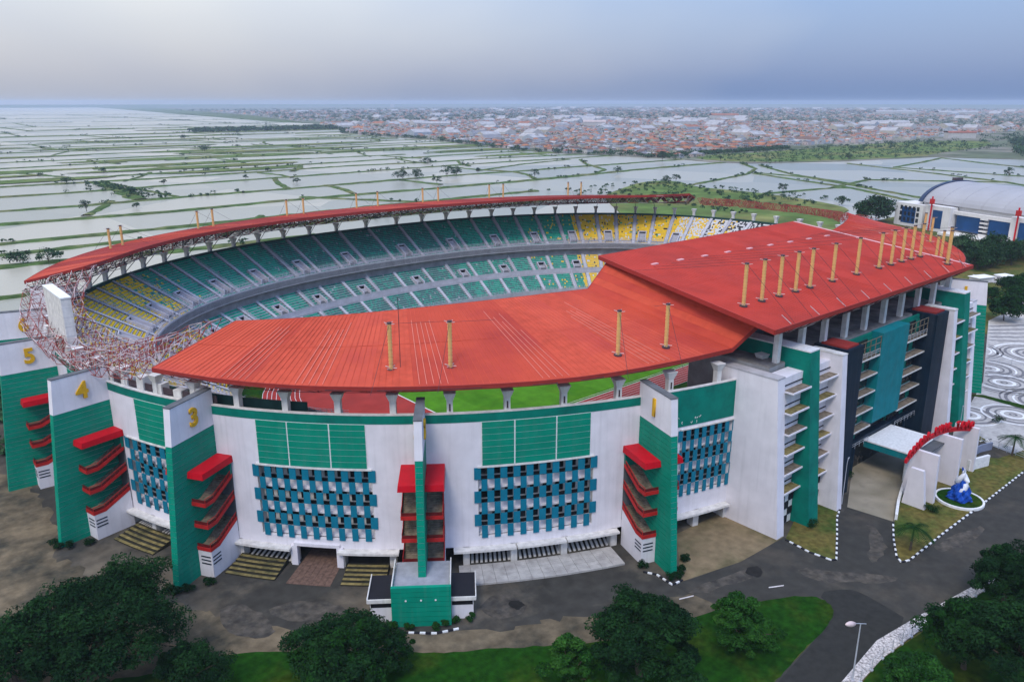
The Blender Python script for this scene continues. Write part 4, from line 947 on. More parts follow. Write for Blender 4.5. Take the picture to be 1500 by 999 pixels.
for x in (-14, -8, 11, 16):
    q = MB(); q.tube((x, -105.9, 0), (x, -105.9, 7.2), .45, n=10); eb(q, 'lobby_column', NAVY)
q = MB(); q.box(-4.0, 8.6, -116.0, -106.25, 5.5, 6.9); cn = eb(q, 'porch', TEALW)
q = MB(); q.box(-4.15, 8.75, -116.15, -106.25, 6.9, 7.15); eb(q, 'porch_top', KERBW, cn)
for x in (-2.5, 8.5): q = MB(); q.tube((x, -115.0, 0), (x, -115.0, 5.5), .4, n=10); eb(q, 'porch_column', KERBW, cn)
for k in range(10):
    x = -37 + k * 8.4; q = MB(); q.box(x - .55, x + .55, -103.2, -102.2, 30.8, 36.4); eb(q, 'roof_post', CREAM)
q = MB(); q.box(-41, 42, -90, -89.5, 30.8, 35.5); eb(q, 'rear_wall', CONCD)

# ------------------------------------------------------------------ entrance gate with red lettering, statue, signs
gate = thing('sign_gate', 'curved red letter sign carried on leaning white slabs before the entrance', 'sign', (0, -120, 0))
for x, h, y0, y1, t0, t1 in ((-11.8, 8.0, -3.2, 1.2, -2.0, .4), (-7.8, 10.3, -3.2, 3.4, -2.9, 2.0), (3.2, 10.6, -3.2, 2.6, -3.0, 2.6), (13.5, 10.0, -2.8, 2.4, -2.6, 2.2)):
    q = MB(); q.hexa([(x - .45, y0, 0), (x + .45, y0, 0), (x + .45, y1, 0), (x - .45, y1, 0)], [(x - .4, t0, h), (x + .4, t0, h), (x + .4, t1, h), (x - .4, t1, h)]); q.build('slab', mat('gate_white', (.70, .66, .67), .7, .05, .5, streak=.12), gate)
q = MB(); N_ = 18; AR = [(-13.2 + 27.5 * i / N_, 1.2 - 2.2 * (i / N_) + 1.2 * math.sin(math.pi * i / N_), 9.0 + 2.3 * math.sin(math.pi * min(1, i / N_ * .9 + .06))) for i in range(N_ + 1)]
for a, b in zip(AR[:-1], AR[1:]): q.hexa([(a[0], a[1] - .25, a[2] - .5), (b[0], b[1] - .25, b[2] - .5), (b[0], b[1] + .25, b[2] - .5), (a[0], a[1] + .25, a[2] - .5)], [(a[0], a[1] - .25, a[2] + .35), (b[0], b[1] - .25, b[2] + .35), (b[0], b[1] + .25, b[2] + .35), (a[0], a[1] + .25, a[2] + .35)])
q.build('arch_band', RED, gate)
for i, ch in enumerate('GELORA BUNG TOMO'):
    if ch == ' ': continue
    u = .04 + .92 * i / 15; x = u * N_; k = min(int(x), N_ - 1); f = x - k; p = [AR[k][j] + (AR[k + 1][j] - AR[k][j]) * f for j in range(3)]
    me = text_mesh(ch, 2.2, .22); me.materials.append(RED); o = link('letter', me, gate); o.location = (p[0], p[1] - .3, p[2] + .85); o.rotation_euler = (R(90), 0, 0)
q = MB(); q.box(-7, 3, .2, 2.4, 8.6, 8.9); q.build('soffit', CONCD, gate)
lw = tag(link('low_wall', None), 'low pale curved wall along the entrance driveway by the white slabs', 'wall')
pts = [G(*p) for p in [(1312, 762), (1315, 740), (1322, 716), (1331, 694), (1336, 678)]]
for i in range(len(pts) - 1):
    a, b = Vector(pts[i]), Vector(pts[i + 1]); v = (b - a).normalized(); nn = Vector((-v.y, v.x)) * .25; q = MB(); q.prism([tuple(a - nn), tuple(b - nn), tuple(b + nn), tuple(a + nn)], 0, 1.3); q.build('wall_segment', KERBW if i == 0 else CREAM, lw)
sw = tag(link('sign_wall', None), 'white blank sign board with a grey curved wall behind the statue', 'wall')
a, b = Vector(G(1417, 690)), Vector(G(1446, 682)); v = (b - a).normalized(); nn = Vector((-v.y, v.x)) * .3
q = MB(); q.prism([tuple(a - nn), tuple(b - nn), tuple(b + nn), tuple(a + nn)], 0, 2.6); q.build('board', KERBW, sw)
pts = [G(*p) for p in [(1404, 682), (1420, 670), (1436, 662), (1452, 658)]]
for a, b in zip(pts[:-1], pts[1:]):
    a, b = Vector(a), Vector(b); v = (b - a).normalized(); nn = Vector((-v.y, v.x)) * .15; q = MB(); q.prism([tuple(a - nn), tuple(b - nn), tuple(b + nn), tuple(a + nn)], 0, 1.8); q.build('wall_segment', mat('grey_blue_wall', (.22, .25, .34), .7, .1, .6), sw)
CXs, CYs = -2.6, -126.0
q = MB(); n = 32
for i in range(n):
    a0, a1 = 2 * math.pi * i / n, 2 * math.pi * (i + 1) / n
    q.hexa([(4.1 * math.cos(a0), 4.1 * math.sin(a0), 0), (4.5 * math.cos(a0), 4.5 * math.sin(a0), 0), (4.5 * math.cos(a1), 4.5 * math.sin(a1), 0), (4.1 * math.cos(a1), 4.1 * math.sin(a1), 0)][::1],
           [(4.1 * math.cos(a0), 4.1 * math.sin(a0), .5), (4.5 * math.cos(a0), 4.5 * math.sin(a0), .5), (4.5 * math.cos(a1), 4.5 * math.sin(a1), .5), (4.1 * math.cos(a1), 4.1 * math.sin(a1), .5)])
bed = tag(link('flower_bed', None), 'round grass bed with a white rim under the blue statue', 'flower bed'); bed.location = (CXs, CYs, .1)
q.build('rim', KERBW, bed); q = MB(); q.prism([(4.08 * math.cos(2 * math.pi * i / 24), 4.08 * math.sin(2 * math.pi * i / 24)) for i in range(24)], 0, .4); q.build('grass', LAWN, bed)
stt = thing('statue', 'white curling figures rising from a blue wave shaped base in the round bed', 'statue', (CXs, CYs, .5))
bm = bmesh.new(); bmesh.ops.create_icosphere(bm, subdivisions=4, radius=1.0)
for v in bm.verts:
    z = v.co.z; a = math.atan2(v.co.y, v.co.x); k = 1 + .18 * math.sin(5 * a + 4 * z) + .12 * math.sin(9 * a - 7 * z)
    h = (z + 1) / 2; w = 1.75 * (1 - h) ** .7 + .35; v.co = Vector((math.cos(a) * w * k, math.sin(a) * w * k, h * 4.0 + .25 * math.sin(6 * a)))
me = bpy.data.meshes.new('wave_base'); bm.to_mesh(me); bm.free(); me.materials.append(STONEB); link('wave_base', me, stt)
def swept(pts, rad, n=10):
    mb = MB(); m = len(pts); up = Vector((.3, .2, 1))
    for i, (p, r) in enumerate(zip(pts, rad)):
        d = (Vector(pts[min(m - 1, i + 1)]) - Vector(pts[max(0, i - 1)])).normalized(); u = d.cross(up).normalized() if abs(d.dot(up.normalized())) < .97 else d.orthogonal().normalized(); w = d.cross(u)
        for k in range(n): mb.v.append(tuple(Vector(p) + (u * math.cos(2 * math.pi * k / n) + w * math.sin(2 * math.pi * k / n)) * r))
    for i in range(m - 1):
        for k in range(n): j = (k + 1) % n; mb.f.append((i * n + k, i * n + j, (i + 1) * n + j, (i + 1) * n + k)); mb.m.append(0)
    mb.f += [tuple(range(n))[::-1], tuple((m - 1) * n + k for k in range(n))]; mb.m += [0, 0]
    return mb
for s_ in (0, math.pi):
    pts = [(math.cos(s_ + k * .5) * (1.1 - .09 * k), math.sin(s_ + k * .5) * (1.1 - .09 * k), 1.6 + k * .55) for k in range(9)]
    swept(pts, [.25, .45, .55, .6, .58, .52, .45, .36, .12]).build('curling_body', STATW, stt, smooth=True)
    p = pts[-1]; q = MB(); q.hexa([(p[0] - .5, p[1] - .06, p[2]), (p[0] + .5, p[1] - .06, p[2]), (p[0] + .5, p[1] + .06, p[2]), (p[0] - .5, p[1] + .06, p[2])], [(p[0] - .9, p[1] - .03, p[2] + .8), (p[0] - .5, p[1] - .03, p[2] + .9), (p[0] - .5, p[1] + .03, p[2] + .9), (p[0] - .9, p[1] + .03, p[2] + .8)]); q.build('tail_fin', STONEB if s_ else STATW, stt)

# ------------------------------------------------------------------ street lamp near the road
lp = G(1248, 999); lb = thing('street_lamp', 'tall grey street lamp with a long oval head beside the footpath', 'street lamp', (*lp, 0))
q = MB(); q.tube((0, 0, 0), (0, 0, 9.4), .13, .08, n=8); q.build('pole', STEELG, lb); q = MB(); q.tube((0, 0, 0), (0, 0, .5), .3, n=8); q.build('base', CONC, lb)
d = Vector((G(1228, 922, 10.2)[0] - lp[0], G(1228, 922, 10.2)[1] - lp[1])).normalized()
q = MB(); q.tube((-d.x * 1.2, -d.y * 1.2, 9.0), (d.x * 1.1, d.y * 1.1, 9.9), .06, n=6); q.build('arm', STEELG, lb)
pts = [(d.x * (1.0 + k * .28), d.y * (1.0 + k * .28), 9.85 + .08 * k) for k in range(9)]; swept(pts, [.05, .2, .3, .36, .38, .36, .3, .2, .05]).build('lamp_head', STEELW, lb, smooth=True)
for i, (px, lab) in enumerate([((817, 762), 'thin grey lamp post on the paved terrace by gate tower one'), ((1233, 738), 'thin grey curved lamp post at the foot of the second white fin'), ((1403, 640), 'grey curved lamp post behind the red letter sign')]):
    p = G(*px); o = thing('street_lamp', lab, 'street lamp', (*p, 0)); h = (8.0, 9, 7)[i]
    q = MB(); q.tube((0, 0, 0), (0, 0, h), .1, .06, n=6); q.build('pole', STEELG, o); q = MB(); q.tube((0, 0, h), (.9, .3, h + .5), .05, n=5); q.tube((.9, .3, h + .5), (1.7, .5, h + .4), .13, .1, n=6); q.build('lamp_head', STEELG, o)

# ------------------------------------------------------------------ plaza with circle paving (right)
PL = [G(*p) for p in [(1404, 622), (1425, 638), (1450, 652), (1500, 672), (1560, 690), (1620, 560), (1560, 470), (1480, 455), (1448, 470), (1440, 560)]]
sheet('plaza', PL, 0.10, PAVE)
def inside(p, poly):
    r = False; n = len(poly)
    for i in range(n):
        a, b = poly[i], poly[(i + 1) % n]
        if (a[1] > p[1]) != (b[1] > p[1]) and p[0] < (b[0] - a[0]) * (p[1] - a[1]) / (b[1] - a[1]) + a[0]: r = not r
    return r
for ci, (px, rad) in enumerate([((1418, 608), 9.5), ((1484, 608), 9.0), ((1471, 561), 12.5), ((1415, 511), 12.0), ((1448, 540), 10.0), ((1530, 590), 12), ((1520, 520), 13)]):
    cx, cy = G(*px)
    for r in range(int(rad / 1.6)):
        r0 = .5 + r * 1.6; r1 = r0 + (.85 if r % 2 else .5); mb = MB(); n = 40
        for i in range(n):
            a0, a1 = 2 * math.pi * i / n, 2 * math.pi * (i + 1) / n
            p = [(cx + rr_ * math.cos(a), cy + rr_ * math.sin(a)) for rr_, a in ((r0, a0), (r1, a0), (r1, a1), (r0, a1))]
            if all(inside(q_, PL) for q_ in p): mb.quad(*[(*q_, .125 + .006 * (ci % 3)) for q_ in p])
        if mb.v: o = mb.build('paving_ring', [PAVEG, KERBW, PAVEG][r % 3]); o['kind'] = 'structure'
for k in range(5):
    y0 = k * 7.5; mb = MB(); a = [G(1446, 478 + k * 5), G(1560, 474 + k * 7)]
    mb.quad((*a[0], .118), (*a[1], .118), (a[1][0], a[1][1] - 1.6, .118), (a[0][0], a[0][1] - 1.6, .118)); o = mb.build('paving_band', PAVEG); o['kind'] = 'structure'
def fence(name, label, px, h, step, m):
    o = thing(name, label, 'fence'); P_ = [Vector(G(*p)) for p in px]; pts = []
    for a, b in zip(P_[:-1], P_[1:]):
        n = max(1, int((b - a).length / step)); pts += [a + (b - a) * i / n for i in range(n)]
    pts.append(P_[-1])
    for p in pts: q = MB(); q.tube((p.x, p.y, 0), (p.x, p.y, h), .06, n=4); q.build('post', m, o)
    for z in (h * .35, h * .7, h):
        q = MB()
        for a, b in zip(pts[:-1], pts[1:]): q.tube((a.x, a.y, z), (b.x, b.y, z), .045, n=4)
        q.build('rail', m, o)
fence('railing_fence', 'grey blue metal railing along the near edge of the circle plaza', [(1406, 624), (1425, 640), (1450, 653), (1500, 673), (1540, 686)], 1.5, 2.0, STEELG)
fence('railing_fence', 'grey metal railing crossing the far side of the circle plaza', [(1444, 531), (1500, 536), (1560, 541)], 1.6, 3.0, STEELG)
sheet('hedge_strip', [G(*p) for p in [(1404, 578), (1440, 583), (1500, 600), (1540, 612), (1540, 606), (1500, 594), (1440, 579)]], .16, LAWN)

# ------------------------------------------------------------------ sports hall
hd = Vector((-.355, -.935)); hall = thing('sports_hall', 'white sports hall with a grey barrel roof, blue glass and red poles', 'building', (366, 45, 0), math.atan2(hd.y, hd.x) - math.pi / 2)
# local +y runs along the front, +x points towards the stadium; the hall's depth is -x
FLIP = 1.0
ha = Vector((math.cos(hall.rotation_euler.z), math.sin(hall.rotation_euler.z)))
SX = 1.0 if ha.dot(Vector((-.935, .355))) > 0 else -1.0
def hx(x0, x1): a, b = SX * x0, SX * x1; return (min(a, b), max(a, b))
q = MB(); q.box(*hx(-60, -3), 4, 150, 0, 16); q.build('hall_wall', HALLW, hall)
n = 18; prev = None; mbs = MB()
for j in range(10):
    mb = MB(); y0, y1 = 8 + j * 14.0, 8 + j * 14.0 + 13.9
    for i in range(n):
        a0, a1 = math.pi * (.06 + .88 * i / n), math.pi * (.06 + .88 * (i + 1) / n)
        p = [(SX * (-31 + 30.5 * math.cos(a)), 13.5 + 14.5 * math.sin(a)) for a in (a0, a1)]
        mb.quad((p[0][0], y0, p[0][1]), (p[0][0], y1, p[0][1]), (p[1][0], y1, p[1][1]), (p[1][0], y0, p[1][1]))
    mb.build('roof_panel', HALLROOF, hall)
mb = MB()
for i in range(n):
    a0, a1 = math.pi * (.06 + .88 * i / n), math.pi * (.06 + .88 * (i + 1) / n)
    o_ = [(SX * (-31 + k * 30.5 * math.cos(a)), 13.5 + k * 14.5 * math.sin(a)) for a in (a0, a1) for k in (1.0, 1.04)]
    mb.hexa([(o_[0][0], 5.5, o_[0][1]), (o_[1][0], 5.5, o_[1][1]), (o_[3][0], 5.5, o_[3][1]), (o_[2][0], 5.5, o_[2][1])], [(o_[0][0], 8, o_[0][1]), (o_[1][0], 8, o_[1][1]), (o_[3][0], 8, o_[3][1]), (o_[2][0], 8, o_[2][1])])
mb.build('roof_end_arch', mat('hall_blue_arch', (.03, .05, .10), .5, .1, .5), hall)
mb = MB(); mb.quad(*[(SX * (-31 + 29 * math.cos(math.pi * i / 12)), 7.0, 13.5 + 13.6 * math.sin(math.pi * i / 12)) for i in range(13)]); mb.build('gable', HALLG, hall)
mb = MB(); mb.box(*hx(-34, -28), 3.5, 6.5, 27.8, 30); mb.build('roof_plant', STEELD, hall)
for y0, y1, d0, d1, zt in ((-10, 12, -14, 2, 14.5), (16, 34, -2, 4, 15.5), (74, 92, -2, 4, 15.5), (132, 150, -2, 4, 15.5)):
    q = MB(); q.box(*hx(d0, d1), y0, y1, 0, zt); pier = q.build('front_block', HALLW, hall)
    q = MB(); q.box(*hx(d1, d1 + .15), y0 + 5.5, y1 - 5.5, 2, zt - 2.5); q.build('block_glass', HALLG, pier)
    if y0 > 0:
        q = MB(); q.tube((SX * (d1 + .8), y0 + 4.5, 0), (SX * (d1 + .8), y0 + 4.5, 21), .45, n=8); q.build('red_pole', RED, hall)
        q = MB(); q.box(*hx(d1, d1 + 1.6), y0 + 3.3, y0 + 5.7, 16.5, 19.5); q.build('pole_banner', REDRAIL, hall)
for k in range(5):
    for j in range(3):
        q = MB(); q.box(*hx(2, 2.15), -6 + k * 3.3, -4 + k * 3.3, 3 + j * 3.6, 5.6 + j * 3.6); q.build('window', GLASSD, hall)
for y0, y1 in ((36, 52), (58, 72), (94, 128)):
    q = MB(); q.box(*hx(-3, .5), y0, y1, 2.5, 11.5); q.build('glass_front', HALLG, hall)
for k in range(5):
    q = MB(); q.box(*hx(-3, 1.2), 52.5, 57.5, 1.5 + k * 2.3, 2.4 + k * 2.3); q.build('louvre', HALLW, hall)
q = MB(); q.box(*hx(-3, 1.0), 34, 132, 11.6, 13.6); q.build('fascia', HALLW, hall)
q = MB(); q.box(*hx(-.5, 12), 34, 90, 0, 1.4); q.build('terrace', CREAM, hall)
for i, (px, s_, lab) in enumerate([((1437, 413), (9, 5, 1.6), 'low white flat-roofed kiosk on the path by the right stand'), ((1470, 410), (6, 4, 1.4), 'small white flat slab shelter beside the kiosk'), ((1488, 445), (5, 3, 1.8), 'small blue-grey roofed kiosk at the plaza edge')]):
    x, y = G(*px); o = thing('kiosk', lab, 'kiosk', (x, y, 0), R(-20)); q = MB(); q.box(-s_[0] / 2, s_[0] / 2, -s_[1] / 2, s_[1] / 2, 0, s_[2] * 1.4); q.build('wall', HALLW, o)
    q = MB(); q.box(-s_[0] / 2 - .5, s_[0] / 2 + .5, -s_[1] / 2 - .5, s_[1] / 2 + .5, s_[2] * 1.4, s_[2] * 1.4 + .3); q.build('roof', KERBW, o)
sheet('path', [G(*p) for p in [(1425, 402), (1500, 418), (1560, 430), (1560, 436), (1500, 424), (1425, 408)]], .05, PAVE)

# ------------------------------------------------------------------ vegetation
def leaf_cloud(centres, radii, n_each, size, flat=.75):
    C = np.repeat(np.array(centres), n_each, 0); Rr = np.repeat(np.array(radii), n_each)[:, None]; n = len(C)
    d = RNG.normal(size=(n, 3)); d /= np.linalg.norm(d, axis=1)[:, None]; d[:, 2] = np.where(RNG.random(n) < .72, np.abs(d[:, 2]), d[:, 2])
    c = C + d * Rr * (RNG.random((n, 1)) ** .33) * np.array([1, 1, flat])
    nn = d * .6 + RNG.normal(size=(n, 3)) * .5 + np.array([0, 0, .5]); nn /= np.linalg.norm(nn, axis=1)[:, None]
    u = np.cross(nn, RNG.normal(size=(n, 3))); u /= np.linalg.norm(u, axis=1)[:, None] + 1e-9; w = np.cross(nn, u)
    sz = size * RNG.uniform(.6, 1.35, (n, 1))
    V = np.stack([c - u * sz, c - w * sz * .45 , c + u * sz, c + w * sz * .45], 1).reshape(-1, 3)
    F = np.arange(n * 4).reshape(-1, 4); return V, F
def crown_clumps(rx, ry, rz, z0, n, cr, rr):
    out = []; rad = []
    for _ in range(n):
        a = rr.uniform(0, 2 * math.pi); h = rr.random() ** .8; k = math.sqrt(max(0, 1 - (h * .98) ** 2)) * rr.uniform(.62, 1.0) if rr.random() < .75 else rr.uniform(0, .7)
        lob = 1 + .16 * math.sin(3 * a + n) + .12 * math.sin(5 * a + 2 * n); out.append((rx * k * lob * math.cos(a), ry * k * lob * math.sin(a), z0 + rz * h * rr.uniform(.8, 1.1))); rad.append(cr * rr.uniform(.4, 1.25))
    return out, rad
def make_tree(label, x, y, h, rx, rz, n_cl, n_leaf, size, leaves, seed, cr=None, trunk=.35, group=None, name='tree', ry=None):
    rr = random.Random(seed); o = thing(name, label, 'tree', (x, y, 0), rr.uniform(0, 6), group); z0 = h - rz; ry = ry or rx
    cl, rad = crown_clumps(rx, ry, rz, z0, n_cl, cr or rx * .26, rr)
    tk = MB(); top = (rr.uniform(-.4, .4), rr.uniform(-.4, .4), z0 * .75); tk.tube((0, 0, 0), top, trunk, trunk * .75, n=8)
    for c in rr.sample(cl, min(len(cl), 11)):
        mid = [(top[i] * .5 + c[i] * .5) + (0 if i < 2 else rz * .1) for i in range(3)]; tk.tube(top, mid, trunk * .5, trunk * .3, n=5); tk.tube(mid, c, trunk * .3, .05, n=5)
    tk.build('trunk', BARK, o)
    V, F = leaf_cloud(cl, rad, n_leaf, size); mi = np.repeat(RNG.integers(0, len(leaves), n_cl), n_leaf)
    r = RNG.random(len(mi)); mi = np.where(r < .25, RNG.integers(0, len(leaves), len(mi)), mi)
    npmesh('crown', V, F, leaves, mi, o); return o
DK = [LEAF_D, LEAF_D2, LEAF_D2, LEAF_D3]; MDL = [LEAF_M, LEAF_M2, LEAF_M2, LEAF_M3]  # lighter leaves mixed in at random as highlights put into the colour
def at(px, Z): return G(px[0], px[1], Z)
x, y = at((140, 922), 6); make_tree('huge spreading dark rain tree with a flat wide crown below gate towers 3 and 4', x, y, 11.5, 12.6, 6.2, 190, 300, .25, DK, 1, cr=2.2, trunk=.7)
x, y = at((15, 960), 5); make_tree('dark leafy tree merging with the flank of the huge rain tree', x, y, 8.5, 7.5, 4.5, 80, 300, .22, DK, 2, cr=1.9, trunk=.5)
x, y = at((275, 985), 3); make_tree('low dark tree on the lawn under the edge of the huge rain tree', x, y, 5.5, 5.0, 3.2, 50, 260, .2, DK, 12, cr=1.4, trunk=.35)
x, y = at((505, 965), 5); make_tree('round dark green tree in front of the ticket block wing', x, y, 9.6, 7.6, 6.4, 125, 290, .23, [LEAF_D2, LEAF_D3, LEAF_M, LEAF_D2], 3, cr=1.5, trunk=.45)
x, y = at((575, 950), 2.5); make_tree('small dark tree at the corner of the ticket block planting', x, y, 4.5, 3.2, 3.0, 36, 260, .17, [LEAF_D2, LEAF_D3, LEAF_M], 4, cr=.95, trunk=.25)
x, y = at((838, 975), 4); make_tree('small bright green young tree beside the broad dark tree', x, y, 8.2, 3.7, 6.4, 54, 300, .2, MDL, 5, cr=1.05, trunk=.22)
x, y = at((940, 935), 6); make_tree('broad dark green tree on the lawn by the road markings', x, y, 11.6, 7.9, 8.4, 145, 300, .24, DK, 6, cr=1.6, trunk=.5)
x, y = at((1085, 912), 4); make_tree('bright glossy green bushy tree on the rounded lawn corner', x, y, 7.6, 4.7, 6.2, 80, 300, .2, MDL, 7, cr=1.1, trunk=.3)
for i, (px, Z, h, rx, rz, lv, lab) in enumerate([((1478, 845), 5, 8.5, 5.2, 5.0, DK, 'dark feathery tree beside the road past the end of the fence'), ((1420, 935), 5, 8.5, 6.0, 4.8, [LEAF_D2, LEAF_D3, LEAF_M, LEAF_D2], 'dark broad tree just behind the pebble footpath fence'),
        ((1490, 960), 6, 10.5, 6.5, 5.5, DK, 'tallest dark tree in the grove behind the footpath'), ((1345, 995), 3, 5.0, 4.2, 3.0, [LEAF_D3, LEAF_M, LEAF_M2], 'low green shrubby tree by the fence corner'), ((1545, 880), 5, 9, 6, 5, DK, 'dark tree at the back of the grove by the road')]):
    x, y = at(px, Z); make_tree(lab, x, y, h * 1.12, rx * 1.1, rz * 1.12, 105, 280, .23, lv, 20 + i, cr=rx * .25, trunk=.4)
# shrubs at tower feet and beds
def shrub(label, x, y, r, h, leaves, seed, group=None):
    rr = random.Random(seed); o = thing('shrub', label, 'shrub', (x, y, 0), 0, group); cl = [(rr.uniform(-r, r) * .6, rr.uniform(-r, r) * .6, h * rr.uniform(.3, .75)) for _ in range(9)]
    V, F = leaf_cloud(cl, [r * .45] * 9, 90, .13); npmesh('foliage', V, F, leaves, RNG.integers(0, len(leaves), len(F)), o)
    q = MB()
    for c in cl[:4]: q.tube((0, 0, 0), c, .04, .02, n=4)
    q.build('stem', BARK, o)
k = 0
for t, foot in ((TW['1'], 'the gate tower nearest the white fin'), (TW['3'], 'the gate tower under the cut roof corner'), (TW['4'], 'the gate tower beside the narrow window bay')):
    for (oo, dt) in ((12.9, .3), (11.5, .9), (9.0, 1.9), (8.2, -1.6), (13.0, -.5)):
        x, y = P(t + dt, oo); k += 1; shrub('low dark shrub at the base of ' + foot, x, y, 1.1, 1.3, DK, 100 + k, 'shrubs at the foot of ' + foot)
for i, px in enumerate([(575, 920), (600, 922), (640, 921), (655, 917), (668, 912), (690, 908)]):
    x, y = G(*px); shrub('low green shrub in the kerbed bed before the ticket block', x, y, .9, 1.2, [LEAF_D3, LEAF_M, LEAF_M2], 140 + i, 'shrubs before the ticket block')
for i, (px, lab) in enumerate([((1186, 772), 'shrub against the base of the near green fin'), ((1420, 652), 'dark shrub on the grass strip below the plaza'), ((1462, 620), 'bush on the circle plaza edge'), ((1365, 750), 'bare low shrub beside the white slabs'), ((1240, 700), 'hedge shrub along the entrance ramp')]):
    x, y = G(*px); shrub('small ' + lab, x, y, 1.5, 2.0, [LEAF_D2, LEAF_D3, LEAF_M], 160 + i)
def palm(label, x, y, h, seed):
    rr = random.Random(seed); o = thing('palm_tree', label, 'tree', (x, y, 0)); q = MB()
    for k in range(6): q.tube((.05 * k, 0, h * k / 6), (.05 * (k + 1), 0, h * (k + 1) / 6), .24 - .02 * k, .22 - .02 * k, n=8)
    q.build('trunk', BARK, o)
    for f in range(17):
        a = f * 2.4 + rr.uniform(-.2, .2); L = rr.uniform(2.8, 3.7); up = rr.uniform(.1, 1.2); V = []; 
        pts = [Vector((.3 + math.cos(a) * L * s, math.sin(a) * L * s, h + up * s * 1.6 - 2.4 * s * s)) for s in np.linspace(0, 1, 9)]
        fr = MB()
        for i in range(8):
            p, q_ = pts[i], pts[i + 1]; side = Vector((-math.sin(a), math.cos(a), 0))
            for s_ in (-1, 1):
                for m_ in (.0, .5):
                    b = p + (q_ - p) * m_; w = (.85 * math.sin(math.pi * (i + 1 + m_) / 10) + .15); tip = b + side * s_ * w + Vector((math.cos(a) * .35, math.sin(a) * .35, -.35)); d_ = (q_ - p) * .28
                    fr.quad(b, b + d_, tip)
            fr.tube(p, q_, .03, .02, n=3)
        fr.build('frond', LEAF_D3 if f % 2 else LEAF_M, o)
x, y = G(1333, 806); palm('feather palm at the tip of the kerbed bed by the driveway', x, y, 4.6, 1)
x, y = G(1482, 668); palm('feather palm beside the road below the circle plaza', x, y, 4.6, 2)
# middle-distance trees
def far_tree(label, x, y, h, r, seed, group, n_cl=16, n_leaf=60, lv=None):
    make_tree(label, x, y, h, r, h * .68, n_cl, n_leaf, .055 * r + .18, lv or [FAR_L, FAR_L2, FAR_L], seed, cr=r * .42, trunk=.25, group=group)
mid = [(1470, 470, 9, 6, 'dark tree standing on the lawn behind the circle plaza'), (1500, 455, 9, 7, 'dark tree behind the plaza kiosk'), (1446, 440, 5, 3.5, 'small tree right behind the far gate tower cap'), (1480, 430, 6, 5, 'pale green shrubby tree by the path'), (1502, 425, 7, 5, 'dark bushy tree at the path bend')]
for i, (px, py, h, r, lab) in enumerate(mid): x, y = G(px, py); far_tree(lab, x, y, h, r, 300 + i, None, 40, 130, [LEAF_D2, LEAF_D3, LEAF_M])
rt = random.Random(8)
for i in range(34):
    px = rt.uniform(1400, 1540); py = rt.uniform(368, 396); x, y = G(px, py)
    far_tree('dark green tree in the row between the stadium and the white hall', x, y, rt.uniform(7, 11), rt.uniform(5, 8), 400 + i, 'trees before the hall', 20, 80, [LEAF_D2, LEAF_D3, FAR_L2])
x, y = G(1283, 325); far_tree('big round dark tree just beyond the far roof edge by the hall', x, y, 14, 13, 480, None, 50, 120, [LEAF_D2, LEAF_D3, FAR_L])
DT = [(655, 260, 11, 9), (668, 258, 9, 7), (590, 264, 9, 9), (608, 262, 9, 8), (783, 260, 9, 5), (626, 238, 5, 6), (127, 310, 8, 4), (192, 284, 5, 6), (240, 270, 4, 3), (98, 269, 5, 6), (1243, 234, 9, 6), (1478, 258, 9, 6), (1147, 280, 6, 5), (970, 237, 13, 8), (905, 254, 7, 5), (1055, 236, 6, 4), (1233, 300, 6, 6), (152, 254, 5, 5), (393, 252, 4, 4), (360, 262, 4, 3), (72, 384, 5, 7), (25, 384, 4, 7), (270, 204, 8, 9), (300, 222, 8, 10), (640, 268, 6, 5), (990, 265, 6, 5), (975, 268, 6, 6), (200, 304, 3, 3), (435, 268, 4, 4), (700, 252, 4, 3)]
for i, (px, py, h, r) in enumerate(DT): x, y = G(px, py); far_tree('lone dark tree on a dike between the ponds', x, y, h, r, 500 + i, 'trees scattered along the pond dikes', 14, 60)
# scrub along the dikes and field edges (uncountable)
def scrub(name, pts, label, leaves=None, n=22, size=.9):
    cl = []; rad = []
    for x, y, r in pts: cl.append((x, y, r * .45)); rad.append(r)
    V, F = leaf_cloud(cl, rad, n, size, .6); o = npmesh(name, V, F, leaves or [FAR_L, FAR_L2], RNG.integers(0, 2, len(F))); o['kind'] = 'stuff'; o['label'] = label; o['category'] = 'scrub'
pts = []; rs = random.Random(3)
for dpts, w in DIKES:
    for a, b in zip(dpts[:-1], dpts[1:]):
        L = math.hypot(b[0] - a[0], b[1] - a[1]); n = int(L / 60 * rs.random() ** 2 * 6)
        c0 = rs.random()
        for _ in range(n):
            f = min(1, max(0, c0 + rs.gauss(0, .18))); pts.append((a[0] + (b[0] - a[0]) * f + rs.uniform(-w, w), a[1] + (b[1] - a[1]) * f + rs.uniform(-w, w), rs.uniform(.8, 2.4) * (1 + a[1] / 2500)))
scrub('dike_scrub', pts, 'low green scrub growing along the pond dikes')
pts = [(36 + rs.gauss(10, 7), rs.uniform(525, 706), rs.uniform(1, 3)) for _ in range(90)]
pts += [(rs.uniform(330, 480), rs.uniform(140, 350), rs.uniform(1, 2.6)) for _ in range(260)]
pts = [p for p in pts if p[0] > 300 or p[0] < 80]
scrub('field_scrub', pts, 'patchy low bushes over the green field behind the stand')
pts = []
for t in range(0, 2000):
    u = rs.uniform(-5, 170); p = P(u, rs.uniform(5, 48)); pts.append((*p, rs.uniform(.8, 2.0)))
scrub('rim_scrub', pts, 'green bushes on the ground just outside the far stand')
pts = [(rs.uniform(780, 1500), rs.uniform(340, 570), rs.uniform(1.5, 5)) for _ in range(700)]; pts = [p for p in pts if p[1] > 330 + (1100 - p[0]) * .25]
scrub('field_scrub', pts, 'bushes scattered over the scrub field before the town')

